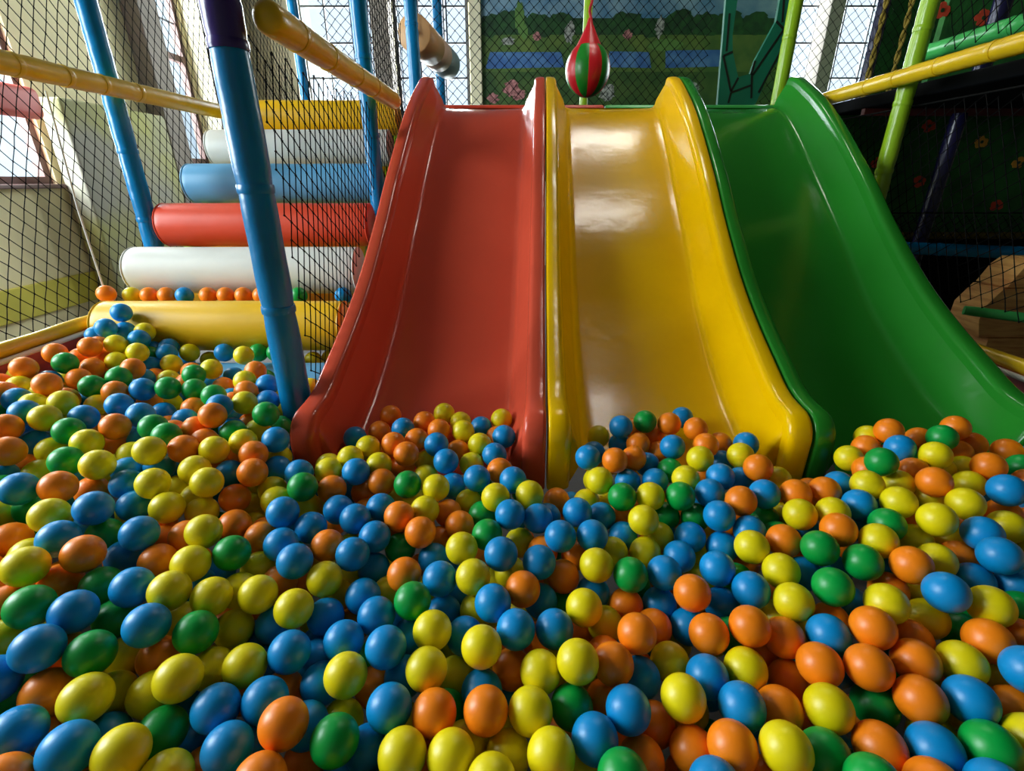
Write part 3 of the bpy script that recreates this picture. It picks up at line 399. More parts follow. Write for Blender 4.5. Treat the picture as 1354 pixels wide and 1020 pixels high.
def glass(name, rgb=(235, 242, 245)):
    m = bpy.data.materials.new(name)
    m.use_nodes = True
    nt = m.node_tree
    nt.nodes.remove(nt.nodes['Principled BSDF'])
    t = nt.nodes.new('ShaderNodeBsdfTransparent')
    t.inputs['Color'].default_value = srgb(*rgb)
    g = nt.nodes.new('ShaderNodeBsdfGlossy')
    g.inputs['Roughness'].default_value = 0.03
    mx = nt.nodes.new('ShaderNodeMixShader')
    mx.inputs['Fac'].default_value = 0.06
    nt.links.new(t.outputs[0], mx.inputs[1])
    nt.links.new(g.outputs[0], mx.inputs[2])
    nt.links.new(mx.outputs[0], nt.nodes['Material Output'].inputs['Surface'])
    return m

FRP = dict(rough=0.18, coat=0.0, var=0.08, var_scale=2.0, bump=0.11, bump_scale=8.0, bump_dist=0.02, spec=0.34)
M = {
    'slide_red': mat('red gelcoat', (216, 84, 58), **FRP),
    'slide_yellow': mat('yellow gelcoat', (252, 198, 0), **FRP),
    'slide_green': mat('green gelcoat', (40, 136, 40), **FRP),
    'ball_B': mat('blue ball plastic', (0, 142, 208), 0.38, per_object=0.10, bump=0.05, bump_scale=30),
    'ball_Y': mat('yellow ball plastic', (240, 220, 8), 0.38, per_object=0.08, bump=0.05, bump_scale=30),
    'ball_O': mat('orange ball plastic', (255, 136, 14), 0.38, per_object=0.08, bump=0.05, bump_scale=30),
    'ball_G': mat('green ball plastic', (0, 160, 62), 0.38, per_object=0.10, bump=0.05, bump_scale=30),
    'vinyl_blue': mat('blue vinyl', (0, 128, 190), 0.26, var=0.15, var_scale=5, bump=0.35, bump_scale=14),
    'vinyl_purple': mat('purple vinyl', (58, 40, 112), 0.25, bump=0.35, bump_scale=14),
    'vinyl_navy': mat('navy vinyl', (26, 24, 66), 0.25, bump=0.35, bump_scale=14),
    'vinyl_yellow': mat('yellow vinyl', (226, 184, 22), 0.28, var=0.12, var_scale=7, bump=0.35, bump_scale=12),
    'vinyl_lime': mat('lime vinyl', (148, 190, 32), 0.26, bump=0.35, bump_scale=14),
    'vinyl_green': mat('green vinyl', (66, 176, 88), 0.3, bump=0.3, bump_scale=14),
    'roll_yellow': mat('yellow leatherette', (240, 186, 6), 0.42, var=0.08, bump=0.12, bump_scale=9),
    'roll_yellow_worn': mat('worn yellow leatherette', (238, 186, 12), 0.42, var=0.12, var_scale=3, bump=0.15, bump_scale=9),
    'roll_white': mat('white leatherette', (226, 226, 216), 0.45, var=0.06, bump=0.12, bump_scale=9),
    'roll_blue': mat('light blue leatherette', (100, 168, 208), 0.42, var=0.06, bump=0.12, bump_scale=9),
    'roll_red': mat('red orange leatherette', (226, 74, 42), 0.42, var=0.08, bump=0.12, bump_scale=9),
    'pit_red': mat('red pit wall vinyl', (168, 62, 66), 0.3, var=0.15, var_scale=4, bump=0.1, bump_scale=10),
    'white_trim': mat('white vinyl piping', (222, 218, 205), 0.45, bump=0.1),
    'cord_black': mat('black net cord', (9, 9, 9), 0.9, spec=0.15, bump=0.3, bump_scale=200),
    'cord_white': mat('white cord', (222, 222, 214), 0.7, bump=0.2, bump_scale=150),
    'cord_red': mat('red rope', (190, 30, 34), 0.6, bump=0.4, bump_scale=120),
    'tie_black': mat('black cable tie', (18, 18, 20), 0.4, bump=0.05),
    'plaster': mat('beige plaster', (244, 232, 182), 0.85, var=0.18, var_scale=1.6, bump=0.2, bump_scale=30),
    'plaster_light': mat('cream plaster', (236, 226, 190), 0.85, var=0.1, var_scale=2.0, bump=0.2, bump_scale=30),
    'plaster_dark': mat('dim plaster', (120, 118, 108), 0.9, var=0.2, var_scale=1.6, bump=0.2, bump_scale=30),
    'concrete': mat('stained concrete', (160, 156, 140), 0.9, rgb2=(172, 170, 104), var_scale=1.7, bump=0.3, bump_scale=24),
    'floor': mat('grey screed', (112, 110, 108), 0.8, var=0.25, var_scale=2.5, bump=0.2, bump_scale=30),
    'band_yellow': mat('yellow painted band', (212, 200, 74), 0.7, var=0.15, var_scale=3, bump=0.1),
    'ceiling': mat('grey ceiling board', (60, 60, 62), 0.9, var=0.1, bump=0.1),
    'frame_brown': mat('brown window frame', (112, 84, 78), 0.6, var=0.1, bump=0.1),
    'bar_dark': mat('dark window bar', (62, 64, 70), 0.6, bump=0.1),
    'pillar_grey': mat('grey pillar plaster', (150, 140, 128), 0.85, var=0.15, var_scale=3, bump=0.2),
    'glass': glass('window glass'),
    'deck': mat('navy deck mat', (5, 8, 13), 0.8, spec=0.1, var=0.2, bump=0.15),
    'deck_edge': mat('dark red deck edge', (84, 26, 24), 0.6, var=0.2, bump=0.1),
    'turf': mat('printed green sheet', (40, 112, 42), 0.75, rgb2=(28, 86, 32), var_scale=9, bump=0.3, bump_scale=60),
    'flower_red': mat('printed red flower', (236, 84, 50), 0.7, var=0.2, var_scale=40, bump=0.1),
    'flower_yellow': mat('printed yellow flower', (236, 176, 62), 0.7, var=0.2, var_scale=40, bump=0.1),
    'fringe': mat('mustard fringe', (112, 98, 30), 0.85, var=0.3, var_scale=40, bump=0.3, bump_scale=80),
    'wood': mat('wood print vinyl', (255, 196, 112), 0.55, rgb2=(226, 150, 76), var_scale=7, bump=0.15, stretch=(1.0, 1.0, 9.0)),
    'mural_sky': mat('printed sky', (70, 118, 150), 0.6, rgb2=(150, 178, 188), var_scale=2.2, bump=0.05),
    'mural_bush': mat('printed bushes', (22, 58, 26), 0.6, rgb2=(36, 84, 34), var_scale=12, bump=0.05),
    'mural_grass': mat('printed meadow', (66, 98, 40), 0.6, rgb2=(96, 118, 48), var_scale=3.5, bump=0.05),
    'mural_lawn': mat('printed lawn', (46, 80, 30), 0.6, rgb2=(70, 96, 38), var_scale=4.5, bump=0.05),
    'mural_water': mat('printed blue water', (54, 98, 158), 0.6, rgb2=(86, 130, 176), var_scale=6, bump=0.05),
    'mural_pink': mat('printed pink blossom', (196, 132, 128), 0.6, rgb2=(90, 40, 46), var_scale=28, bump=0.05),
    'mural_white': mat('printed pale blossom', (176, 178, 168), 0.6, rgb2=(60, 66, 60), var_scale=28, bump=0.05),
    'mural_leaf': mat('printed light leaf', (92, 132, 60), 0.6, var=0.2, bump=0.05),
    'teal': mat('teal painted panel', (12, 108, 84), 0.5, var=0.12, bump=0.1),
    'black_line': mat('black painted line', (10, 14, 14), 0.6, bump=0.05),
    'bag_red': mat('red leatherette', (198, 26, 34), 0.34, bump=0.2, bump_scale=18),
    'bag_green': mat('green leatherette', (26, 126, 34), 0.34, bump=0.2, bump_scale=18),
    'tan': mat('tan leatherette', (206, 158, 104), 0.45, var=0.1, bump=0.1),
    'peach': mat('peach leatherette', (226, 192, 170), 0.45, var=0.1, bump=0.1),
    'bluegrey': mat('blue grey leatherette', (148, 172, 180), 0.45, var=0.1, bump=0.1),
    'olive': mat('olive rope', (166, 142, 52), 0.7, bump=0.4, bump_scale=120),
    'metal': mat('galvanised metal', (150, 152, 156), 0.35, metallic=0.9, bump=0.05),
    'lamp': emit('lamp diffuser', (255, 248, 236), 22.0),
    'lamp_body': mat('white lamp body', (224, 224, 220), 0.5, bump=0.05),
    'outside_wall': mat('pale building outside', (206, 214, 222), 0.8, var=0.2, var_scale=1.5, bump=0.1),
    'banner_pink': mat('pink curtain cloth', (196, 150, 184), 0.8, rgb2=(226, 206, 224), var_scale=3, bump=0.2),
    'awning_red': mat('red cushion vinyl', (196, 84, 72), 0.6, var=0.1, bump=0.1),
}

# ------------------------------------------------------------------ mesh builder
class MB:
    def __init__(self):
        self.v = []; self.f = []; self.mi = []
    def add(self, vs, fs, mi=0):
        o = len(self.v)
        self.v.extend(tuple(x) for x in vs)
        self.f.extend(tuple(i + o for i in f) for f in fs)
        self.mi.extend([mi] * len(fs))
        return self
    def box(self, lo, hi, mi=0, bev=0.0):
        x0, y0, z0 = lo; x1, y1, z1 = hi
        if bev <= 0:
            vs = [(x, y, z) for z in (z0, z1) for y in (y0, y1) for x in (x0, x1)]
            fs = [(0, 2, 3, 1), (4, 5, 7, 6), (0, 1, 5, 4), (2, 6, 7, 3), (0, 4, 6, 2), (1, 3, 7, 5)]
            return self.add(vs, fs, mi)
        b = min(bev, (x1 - x0) / 2.01, (y1 - y0) / 2.01, (z1 - z0) / 2.01)
        def ring(z, d):
            pts = []
            for cx, cy, a0 in ((x1 - b, y1 - b, 0), (x0 + b, y1 - b, 90), (x0 + b, y0 + b, 180), (x1 - b, y0 + b, 270)):
                for k in range(4):
                    a = math.radians(a0 + 30 * k)
                    pts.append((cx + (b - d) * math.cos(a), cy + (b - d) * math.sin(a), z))
            return pts
        rings = []
        for k in range(4):
            a = math.radians(30 * k)
            rings.append(ring(z0 + b - b * math.cos(a) if False else z0 + b * (1 - math.sin(a)), b * (1 - math.cos(a))))
        rings = [ring(z0 + b * (1 - math.cos(math.radians(a))), b * (1 - math.sin(math.radians(a)))) for a in (0, 30, 60, 90)]
        rings += [ring(z1 - b * (1 - math.cos(math.radians(a))), b * (1 - math.sin(math.radians(a)))) for a in (90, 60, 30, 0)]
        return self.loft(rings, True, True, mi)
    def loft(self, rings, closed=True, caps=True, mi=0):
        n = len(rings[0]); vs = [p for r in rings for p in r]; fs = []
        for i in range(len(rings) - 1):
            for j in range(n if closed else n - 1):
                k = (j + 1) % n
                fs.append((i * n + j, i * n + k, (i + 1) * n + k, (i + 1) * n + j))
        if caps and closed:
            fs.append(tuple(reversed(range(n))))
            fs.append(tuple((len(rings) - 1) * n + j for j in range(n)))
        return self.add(vs, fs, mi)
    def tube(self, pts, r, n=16, caps=True, mi=0, up=None):
        pts = [V(p) for p in pts]
        rs = r if isinstance(r, (list, tuple)) else [r] * len(pts)
        rings = []
        t0 = (pts[1] - pts[0]).normalized()
        a = V(up) if up else (V((0, 0, 1)) if abs(t0.z) < 0.9 else V((1, 0, 0)))
        for i, p in enumerate(pts):
            t = (pts[min(i + 1, len(pts) - 1)] - pts[max(i - 1, 0)]).normalized()
            s = t.cross(a)
            if s.length < 1e-6:
                s = t.orthogonal()
            s.normalize(); w = s.cross(t)
            a = w
            rings.append([tuple(p + rs[i] * (math.cos(2 * math.pi * k / n) * s + math.sin(2 * math.pi * k / n) * w)) for k in range(n)])
        return self.loft(rings, True, caps, mi)
    def sphere(self, c, r, nu=24, nv=14, mi=0, sc=(1, 1, 1)):
        vs = [(c[0], c[1], c[2] - r * sc[2])]
        for i in range(1, nv):
            th = math.pi * i / nv
            for j in range(nu):
                ph = 2 * math.pi * j / nu
                vs.append((c[0] + r * sc[0] * math.sin(th) * math.cos(ph), c[1] + r * sc[1] * math.sin(th) * math.sin(ph), c[2] - r * sc[2] * math.cos(th)))
        vs.append((c[0], c[1], c[2] + r * sc[2]))
        fs = []
        for j in range(nu):
            fs.append((0, 1 + (j + 1) % nu, 1 + j))
        for i in range(nv - 2):
            for j in range(nu):
                a = 1 + i * nu + j; b = 1 + i * nu + (j + 1) % nu
                fs.append((a, b, b + nu, a + nu))
        t = len(vs) - 1
        for j in range(nu):
            a = 1 + (nv - 2) * nu
            fs.append((a + j, a + (j + 1) % nu, t))
        return self.add(vs, fs, mi)
    def prism(self, poly, o, u, w, n, th, mi=0):
        """flat polygon poly [(a,b)] in the plane o + a*u + b*w, thickness th along n"""
        o, u, w, n = V(o), V(u), V(w), V(n)
        a = [tuple(o + u * p[0] + w * p[1]) for p in poly]
        b = [tuple(o + u * p[0] + w * p[1] + n * th) for p in poly]
        k = len(poly)
        fs = [tuple(range(k)), tuple(reversed(range(k, 2 * k)))] + [(i, i + k, (i + 1) % k + k, (i + 1) % k) for i in range(k)]
        return self.add(a + b, fs, mi)
    def build(self, name, mats, parent=None, smooth=True, angle=35):
        me = bpy.data.meshes.new(name)
        me.from_pydata(self.v, [], self.f)
        if not isinstance(mats, (list, tuple)):
            mats = [mats]
        for m in mats:
            me.materials.append(m)
        if len(mats) > 1:
            me.polygons.foreach_set('material_index', self.mi)
        import bmesh
        bm = bmesh.new(); bm.from_mesh(me)
        bmesh.ops.recalc_face_normals(bm, faces=bm.faces)
        bm.to_mesh(me); bm.free()
        if smooth:
            me.shade_smooth()
            me.set_sharp_from_angle(angle=math.radians(angle))
        o = bpy.data.objects.new(name, me)
        COL.objects.link(o)
        if parent:
            o.parent = parent
            o.matrix_parent_inverse = parent_world(parent).inverted()
        return o

def parent_world(p):
    w = Matrix.Translation(p.location) if p.type == 'EMPTY' else Matrix.Identity(4)
    return w

def tag(o, label=None, cat=None, group=None, kind=None):
    if label: o['label'] = label
    if cat: o['category'] = cat
    if group: o['group'] = group
    if kind: o['kind'] = kind
    return o

def thing(name, label, cat, loc=(0, 0, 0), group=None):
    o = bpy.data.objects.new(name, None)
    o.empty_display_size = 0.05
    o.location = loc
    o.matrix_world = Matrix.Translation(V(loc))
    COL.objects.link(o)
    return tag(o, label, cat, group)

def struct(name, mb, m, smooth=False):
    o = mb.build(name, m, smooth=smooth)
    o['kind'] = 'structure'
    return o

def pchip(pts):
    xs = [p[0] for p in pts]; ys = [p[1] for p in pts]; n = len(xs)
    d = [(ys[i + 1] - ys[i]) / (xs[i + 1] - xs[i]) for i in range(n - 1)]
    m = [d[0]] + [0 if d[i - 1] * d[i] <= 0 else 2 * d[i - 1] * d[i] / (d[i - 1] + d[i]) for i in range(1, n - 1)] + [d[-1]]
    def f(x):
        x = min(max(x, xs[0]), xs[-1])
        i = 0
        while i < n - 2 and x > xs[i + 1]:
            i += 1
        h = xs[i + 1] - xs[i]; t = (x - xs[i]) / h
        return (2*t**3-3*t*t+1)*ys[i]+(t**3-2*t*t+t)*h*m[i]+(-2*t**3+3*t*t)*ys[i+1]+(t**3-t*t)*h*m[i+1]
    return f

# ------------------------------------------------------------------ camera
CAMZ, PITCH, FPX = 1.10, 22.9, 640.0
cd = bpy.data.cameras.new('camera')
cam = bpy.data.objects.new('camera', cd)
COL.objects.link(cam)
cam.location = (0, 0, CAMZ)
cam.rotation_euler = (math.radians(90 - PITCH), 0, 0)
cd.sensor_fit = 'HORIZONTAL'; cd.sensor_width = 36.0
cd.lens = FPX / 1354 * 36.0
cd.clip_start = 0.02; cd.clip_end = 100
SC.camera = cam

# ------------------------------------------------------------------ room shell
RX0, RX1, RY0, RY1, RZ = -3.45, 5.3, -2.2, 7.0, 3.5
T = 0.12
struct('floor', MB().box((RX0 - T, RY0 - T, -0.1), (RX1 + T, RY1 + T, 0)), M['floor'])
struct('ceiling', MB().box((RX0 - T, RY0 - T, RZ), (RX1 + T, RY1 + T, RZ + 0.1)), M['ceiling'])
def wall_with_holes(axis, at, th, a0, a1, z1, holes):
    """wall in the plane axis = at (thickness th outward), from a0 to a1 along the other axis; holes = [(lo, hi, zlo, zhi)]"""
    mb = MB()
    def bx(l, h, zl, zh):
        if h - l < 1e-4 or zh - zl < 1e-4: return
        if axis == 'x': mb.box((min(at, at + th), l, zl), (max(at, at + th), h, zh))
        else: mb.box((l, min(at, at + th), zl), (h, max(at, at + th), zh))
    cur = a0
    for (l, h, zl, zh) in sorted(holes):
        bx(cur, l, 0, z1); bx(l, h, 0, zl); bx(l, h, zh, z1); cur = h
    bx(cur, a1, 0, z1)
    return mb
LW = [(0.2, 1.7, 1.0, 3.1), (2.45, 3.98, 1.08, 3.1), (5.55, 6.12, 1.28, 3.3)]
BW = [(-2.55, -1.62, 1.55, 3.38), (-1.42, -0.52, 1.55, 3.38), (3.32, 4.95, 1.55, 3.38)]
struct('wall_left', wall_with_holes('x', RX0, -T, RY0, RY1, RZ, LW), M['plaster'])
struct('wall_back', wall_with_holes('y', RY1, T, RX0 - T, RX1 + T, RZ, BW), M['plaster_light'])
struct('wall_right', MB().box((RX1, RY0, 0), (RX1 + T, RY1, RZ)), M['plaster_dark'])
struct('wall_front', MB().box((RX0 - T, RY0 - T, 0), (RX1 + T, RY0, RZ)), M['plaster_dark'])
struct('baseboard_left', MB().box((RX0, 2.6, 0.20), (RX0 + 0.025, 5.2, 0.42), bev=0.008), M['band_yellow'])

def window_x(idx, l, h, zl, zh, splits, bars):
    w = bpy.data.objects.new(f'window_{idx}', None); COL.objects.link(w); w['kind'] = 'structure'
    x0, x1 = RX0 - 0.09, RX0 - 0.03
    mb = MB()
    for a, b, c, d in ((l, l + 0.05, zl, zh), (h - 0.05, h, zl, zh), (l + 0.05, h - 0.05, zl, zl + 0.05), (l + 0.05, h - 0.05, zh - 0.05, zh)):
        mb.box((x0, a, c), (x1, b, d))
    for z in splits:
        mb.box((x0, l + 0.05, z - 0.03), (x1, h - 0.05, z + 0.03))
    mb.build('window_frame', M['frame_brown'], w, smooth=False)
    mb = MB()
    for z in bars:
        mb.box((x0 + 0.02, l + 0.05, z - 0.006), (x1 - 0.02, h - 0.05, z + 0.006))
    if bars: mb.build('window_bar', M['bar_dark'], w, smooth=False)
    MB().box((x0 + 0.028, l + 0.04, zl + 0.04), (x0 + 0.032, h - 0.04, zh - 0.04)).build('glass_pane', M['glass'], w, smooth=False)
    MB().box((RX0 - 0.1, l - 0.02, zl - 0.03), (RX0 + 0.05, h + 0.02, zl), bev=0.006).build('window_sill', M['frame_brown'], w)
def window_y(idx, l, h, zl, zh, nx, nz):
    w = bpy.data.objects.new(f'window_{idx}', None); COL.objects.link(w); w['kind'] = 'structure'
    y0, y1 = RY1 + 0.03, RY1 + 0.08
    mb = MB()
    for a, b, c, d in ((l, l + 0.04, zl, zh), (h - 0.04, h, zl, zh), (l + 0.04, h - 0.04, zl, zl + 0.04), (l + 0.04, h - 0.04, zh - 0.04, zh)):
        mb.box((a, y0, c), (b, y1, d))
    mb.build('window_frame', M['bar_dark'], w, smooth=False)
    mb = MB()
    for k in range(1, nx):
        x = l + (h - l) * k / nx
        mb.box((x - 0.008, y0 + 0.012, zl + 0.04), (x + 0.008, y1 - 0.012, zh - 0.04))
    for k in range(1, nz):
        z = zl + (zh - zl) * k / nz
        mb.box((l + 0.04, y0 + 0.014, z - 0.010), (h - 0.04, y1 - 0.014, z + 0.010))
    mb.build('window_bar', M['bar_dark'], w, smooth=False)
    MB().box((l + 0.03, y1 + 0.002, zl + 0.03), (h - 0.03, y1 + 0.006, zh - 0.03)).build('glass_pane', M['glass'], w, smooth=False)
window_x(1, *LW[0], [2.1], [])
window_x(2, *LW[1], [2.2], [])
window_x(3, *LW[2], [2.28], [2.6, 2.95])
window_y(4, *BW[0], 3, 5)
window_y(5, *BW[1], 3, 5)
window_y(6, *BW[2], 5, 5)
# pillars in front of the back windows and the left wall
struct('trim_1', MB().box((-1.62, 6.72, 0), (-1.42, RY1, RZ), bev=0.01), M['pillar_grey'])
struct('trim_2', MB().box((-0.50, 6.80, 0), (-0.36, RY1, RZ), bev=0.01), M['plaster_light'])
struct('trim_3', MB().box((-2.80, 6.72, 0), (-2.55, RY1, RZ), bev=0.01), M['plaster_light'])
struct('trim_4', MB().box((RX0, 6.15, 0), (RX0 + 0.28, 6.45, RZ), bev=0.01), M['plaster_light'])
struct('trim_5', MB().box((RX0, 5.22, 0), (RX0 + 0.16, 5.5, RZ), bev=0.01), M['pillar_grey'])
struct('trim_6', MB().box((3.62, 6.72, 0), (3.78, RY1, RZ), bev=0.01), M['pillar_grey'])

cp = MB().box((RX0 + 0.03, 4.0, 0.0), (RX0 + 0.20, 5.15, 1.66), bev=0.02).build('concrete_partition', M['concrete'])
tag(cp, 'low stained grey concrete partition against the beige wall beyond the net', 'partition')
# pale building seen through the windows
ob = thing('outside_building', 'pale building glimpsed outside the tall brown framed window', 'building', (-7.0, 9.6, 0))
MB().box((-7.6, 8.6, 0), (-7.0, 12.5, 2.9)).build('facade', M['outside_wall'], ob, smooth=False)
MB().box((-7.0, 9.0, 1.2), (-6.97, 9.7, 2.2)).build('window', M['bar_dark'], ob, smooth=False)
MB().box((-7.0, 10.3, 1.2), (-6.97, 11.0, 2.2)).build('window', M['bar_dark'], ob, smooth=False)
# curtain and red cushion by the near left window
mbc = MB(); rings = []
for k in range(41):
    y = 2.52 + 0.62 * k / 40
    dx = 0.03 * math.sin(k * 0.95)
    rings.append([(RX0 + 0.10 + dx, y, 1.12), (RX0 + 0.10 + dx * 0.8, y, 2.0), (RX0 + 0.10 + dx * 0.6, y, 3.1), (RX0 + 0.106 + dx * 0.6, y, 3.1), (RX0 + 0.106 + dx * 0.8, y, 2.0), (RX0 + 0.106 + dx, y, 1.12)])
mbc.loft(rings)
ct = thing('curtain', 'pale pink curtain hanging at the window beyond the net', 'curtain', (RX0 + 0.1, 2.8, 1.1))
mbc.build('cloth', M['banner_pink'], ct)
MB().tube([(RX0 + 0.10, 2.45, 3.12), (RX0 + 0.10, 4.0, 3.12)], 0.012, 10).build('curtain_rail', M['metal'], ct)
cu = MB().box((RX0 + 0.055, 3.30, 1.50), (RX0 + 0.15, 3.92, 1.70), bev=0.045).build('bolster_cushion', M['awning_red'])
tag(cu, 'faded red bolster cushion at the sunlit window behind the net', 'cushion')

# ------------------------------------------------------------------ slides
BED = [(1.20,.270),(1.30,.300),(1.42,.340),(1.59,.398),(1.95,.587),(2.36,.904),(2.64,1.113),(2.90,1.297),(3.05,1.398),(3.13,1.444),(3.20,1.474),(3.26,1.491),(3.32,1.502)]
RIM = [(1.20,.47),(1.25,.487),(1.34,.495),(1.507,.56),(1.815,.715),(2.12,.924),(2.395,1.14),(2.86,1.46),(3.11,1.59),(3.25,1.65),(3.32,1.665)]
bed, rim = pchip(BED), pchip(RIM)
EDGE = [(-.632,.052),(.10,.045),(.855,.054),(1.575,.052)]
def edge(i, y): return EDGE[i][0] + EDGE[i][1] * (y - 1.22)
# stations: (rimY, rimZ, bedY)
ST = []
for k in range(54):
    y = 3.32 + (1.275 - 3.32) * k / 53
    ST.append((y, rim(y), y))
for a, by in ((12, 1.266), (28, 1.262), (45, 1.258), (62, 1.254), (78, 1.251), (90, 1.249)):
    a = math.radians(a)
    ST.append((1.272 - 0.075 * math.sin(a), rim(1.272) - 0.075 * (1 - math.cos(a)), by))
z_last = ST[-1][1]
for k in range(1, 5):
    ST.append((1.197, z_last + (0.26 - z_last) * k / 4, 1.248 - 0.001 * k))
PROF = [(0.0, .10), (0.0, .012), (.0012, .005), (.004, .0015), (.010, .0), (.026, .0), (.042, .0012), (.051, .0045), (.057, .011), (.0605, .022), (.0625, .040)]
def side_section(i, ef, sg):
    ry, rz, by = ST[i]
    p0 = ST[max(i - 1, 0)]; p1 = ST[min(i + 1, len(ST) - 1)]
    ty, tz = p1[0] - p0[0], p1[1] - p0[1]
    L = math.hypot(ty, tz); ty /= L; tz /= L
    ny, nz = tz, -ty
    fl = 1.0 + 0.12 * max(0.0, min(1.0, (1.40 - ry) / 0.2))   # flare of the nose
    out = []
    for x, d in PROF:
        yy = ry - ny * d
        out.append((ef(yy) + sg * x * fl, yy, rz - nz * d))
    lx, ly, lz = out[-1]
    bz = bed(by)
    low = [(.106, .046), (.113, .020), (.124, .006), (.142, .0012), (.165, .0)]
    q = [(ef(by) + sg * x, by, bz + dz) for x, dz in low]
    for t in (0.25, 0.5, 0.75):
        out.append((lx + (q[0][0] - lx) * t, ly + (q[0][1] - ly) * t, lz + (q[0][2] - lz) * t))
    return out + q
SLIDES = [(0, 'slide_red', 'glossy red fibreglass slide beside the blue posts'),
          (1, 'slide_yellow', 'glossy yellow fibreglass slide between the red and the green one'),
          (2, 'slide_green', 'glossy green fibreglass slide beside the dark flowered panel')]
for si, mk, lab in SLIDES:
    sl = thing('slide', lab, 'slide', (0.5 * (edge(si, 1.3) + edge(si + 1, 1.3)), 1.22, 0), 'slides side by side')
    g = 0.0025
    def el(y): return edge(si, y) + g
    def er(y): return edge(si + 1, y) - g
    for sg, ef in ((1, el), (-1, er)):
        secs = [side_section(i, ef, sg) for i in range(len(ST))]; kp = len(PROF)
        wl = MB().loft([q[kp - 1:] for q in secs], closed=False).build('side_wall', M[mk], sl, angle=60)
        MB().loft([q[:kp] for q in secs], closed=False).build('rolled_rim', M[mk], wl, angle=60)
    mb = MB(); rows = []
    for i in range(len(ST)):
        by = ST[i][2]; a = el(by) + .165; b = er(by) - .165
        rows.append([(a + (b - a) * t, by, bed(by) - 0.004 * math.sin(math.pi * t)) for t in (0, .1, .25, .4, .5, .6, .75, .9, 1)])
    mb.loft(rows, closed=False)
    mb.build('chute', M[mk], sl, angle=60)
    # flat ledge lip at the top of the chute, turned down at the back
    mb = MB(); y = 3.32; a = el(y) + .06; b = er(y) - .06
    mb.loft([[(a, yy, zz), (b, yy, zz)] for yy, zz in ((3.321, 1.504), (3.345, 1.506), (3.353, 1.498), (3.353, 1.42))], closed=False)
    mb.build('top_ledge', M[mk], sl, angle=60)

# edge pads of the deck behind the slides, no rail: red, then green
for x0, x1, mk, lab in ((-0.50, 0.56, 'roll_red', 'red padded bar along the deck edge behind the red and yellow slides'),
                        (0.57, 1.66, 'vinyl_green', 'green padded bar along the deck edge behind the yellow and green slides')):
    t = thing('deck_edge_pad', lab, 'padded bar', ((x0 + x1) / 2, 3.40, 1.5))
    MB().tube([(x0, 3.40, 1.500), (x0 + .01, 3.40, 1.500), (x1 - .01, 3.40, 1.500), (x1, 3.40, 1.500)], [.025, .030, .030, .025], 18).build('foam_sleeve', M[mk], t)
    MB().tube([(x0 - .004 + .03, 3.40, 1.500), (x0 + .04, 3.40, 1.500)], .0312, 18).build('seam_tape', M[mk], t)

# deck behind the slides and its posts underneath
dk = thing('play_deck', 'dark matted play deck at the top of the three slides', 'deck', (0.5, 4.3, 0))
MB().box((-1.60, 3.45, 1.40), (1.74, 5.3, 1.47), bev=0.01).build('deck_board', M['deck'], dk)
for x in (-1.55, 0.1, 1.6):
    MB().tube([(x, 4.9, 0), (x, 4.9, 1.40)], 0.03, 12).build('support_post', M['metal'], dk)

# ------------------------------------------------------------------ padded posts and rails
def sleeve_pts(p, q, r, n=22, wob=0.03, seed=0, dome=False):
    rnd = random.Random(seed)
    p, q = V(p), V(q)
    pts = [p + (q - p) * (k / n) for k in range(n + 1)]
    rs = [r * (1 + rnd.uniform(-wob, wob)) for _ in pts]
    rs[0] *= .93; rs[-1] *= .93
    if dome:
        d = (q - p).normalized()
        pts = [p - d * .030, p - d * .027, p - d * .018, p - d * .006] + pts[1:]
        rs = [r * .12, r * .5, r * .82, r * .97] + rs[1:]
    return pts, rs
def padded(name, label, cat, p, q, r, m, cuts, group=None, seed=0, ties=True, tie_mat=None, mats=None, dome=False):
    """a foam-padded tube: sleeve pieces that meet at cuts (fractions), a cable tie at each joint"""
    t = thing(name, label, cat, p, group)
    p, q = V(p), V(q)
    c = [0.0] + list(cuts) + [1.0]
    for i in range(len(c) - 1):
        L = (q - p).length
        a = p + (q - p) * c[i] + (q - p).normalized() * 0.0015
        b = p + (q - p) * c[i + 1] - (q - p).normalized() * 0.0015
        pts, rs = sleeve_pts(a, b, r, max(4, int((b - a).length / 0.04)), 0.02, seed * 10 + i, dome and i == 0)
        mm = mats[i] if mats else m
        MB().tube(pts, rs, 20).build('foam_sleeve', mm, t)
    if ties:
        for fi, f in enumerate(cuts):
            d = (q - p).normalized()
            c0 = p + (q - p) * f
            pts, rr = [], []
            for k in range(7):
                pts.append(c0 + d * (k - 3) * 0.0035); rr.append(r * (1.0 + 0.035 * math.cos((k - 3) * .45)))
            tb = MB().tube(pts, rr, 20).build('joint_tape', tie_mat[fi] if tie_mat else m, t)
    return t
B_ = M['vinyl_blue']
padded('padded_post', 'blue padded post with a purple top beside the red slide', 'post', (-.677, 1.38, 0), (-.677, 1.38, 2.3), .0455, B_,
       (.13, .33, .47, .608, .655), None, 1, mats=[B_, B_, B_, B_, M['vinyl_purple'], M['vinyl_purple']], tie_mat=[B_, B_, B_, M['vinyl_purple'], M['vinyl_purple']])
padded('padded_post', 'blue padded post rising behind the outer yellow rail at the net', 'post', (-1.70, 2.376, 0), (-1.70, 2.376, 2.6), .040, B_, (.2, .36, .47, .56, .7), None, 2)
padded('padded_post', 'blue padded post crossing the yellow rail above the red slide', 'post', (-.665, 2.567, 0), (-.665, 2.567, 2.6), .0365, B_, (.3, .5, .62, .72), None, 3)
padded('padded_post', 'blue padded post in front of the back window at the red slide top', 'post', (-.62, 3.62, 1.475), (-.62, 3.62, 3.2), .040, B_, (.3, .6), None, 4)
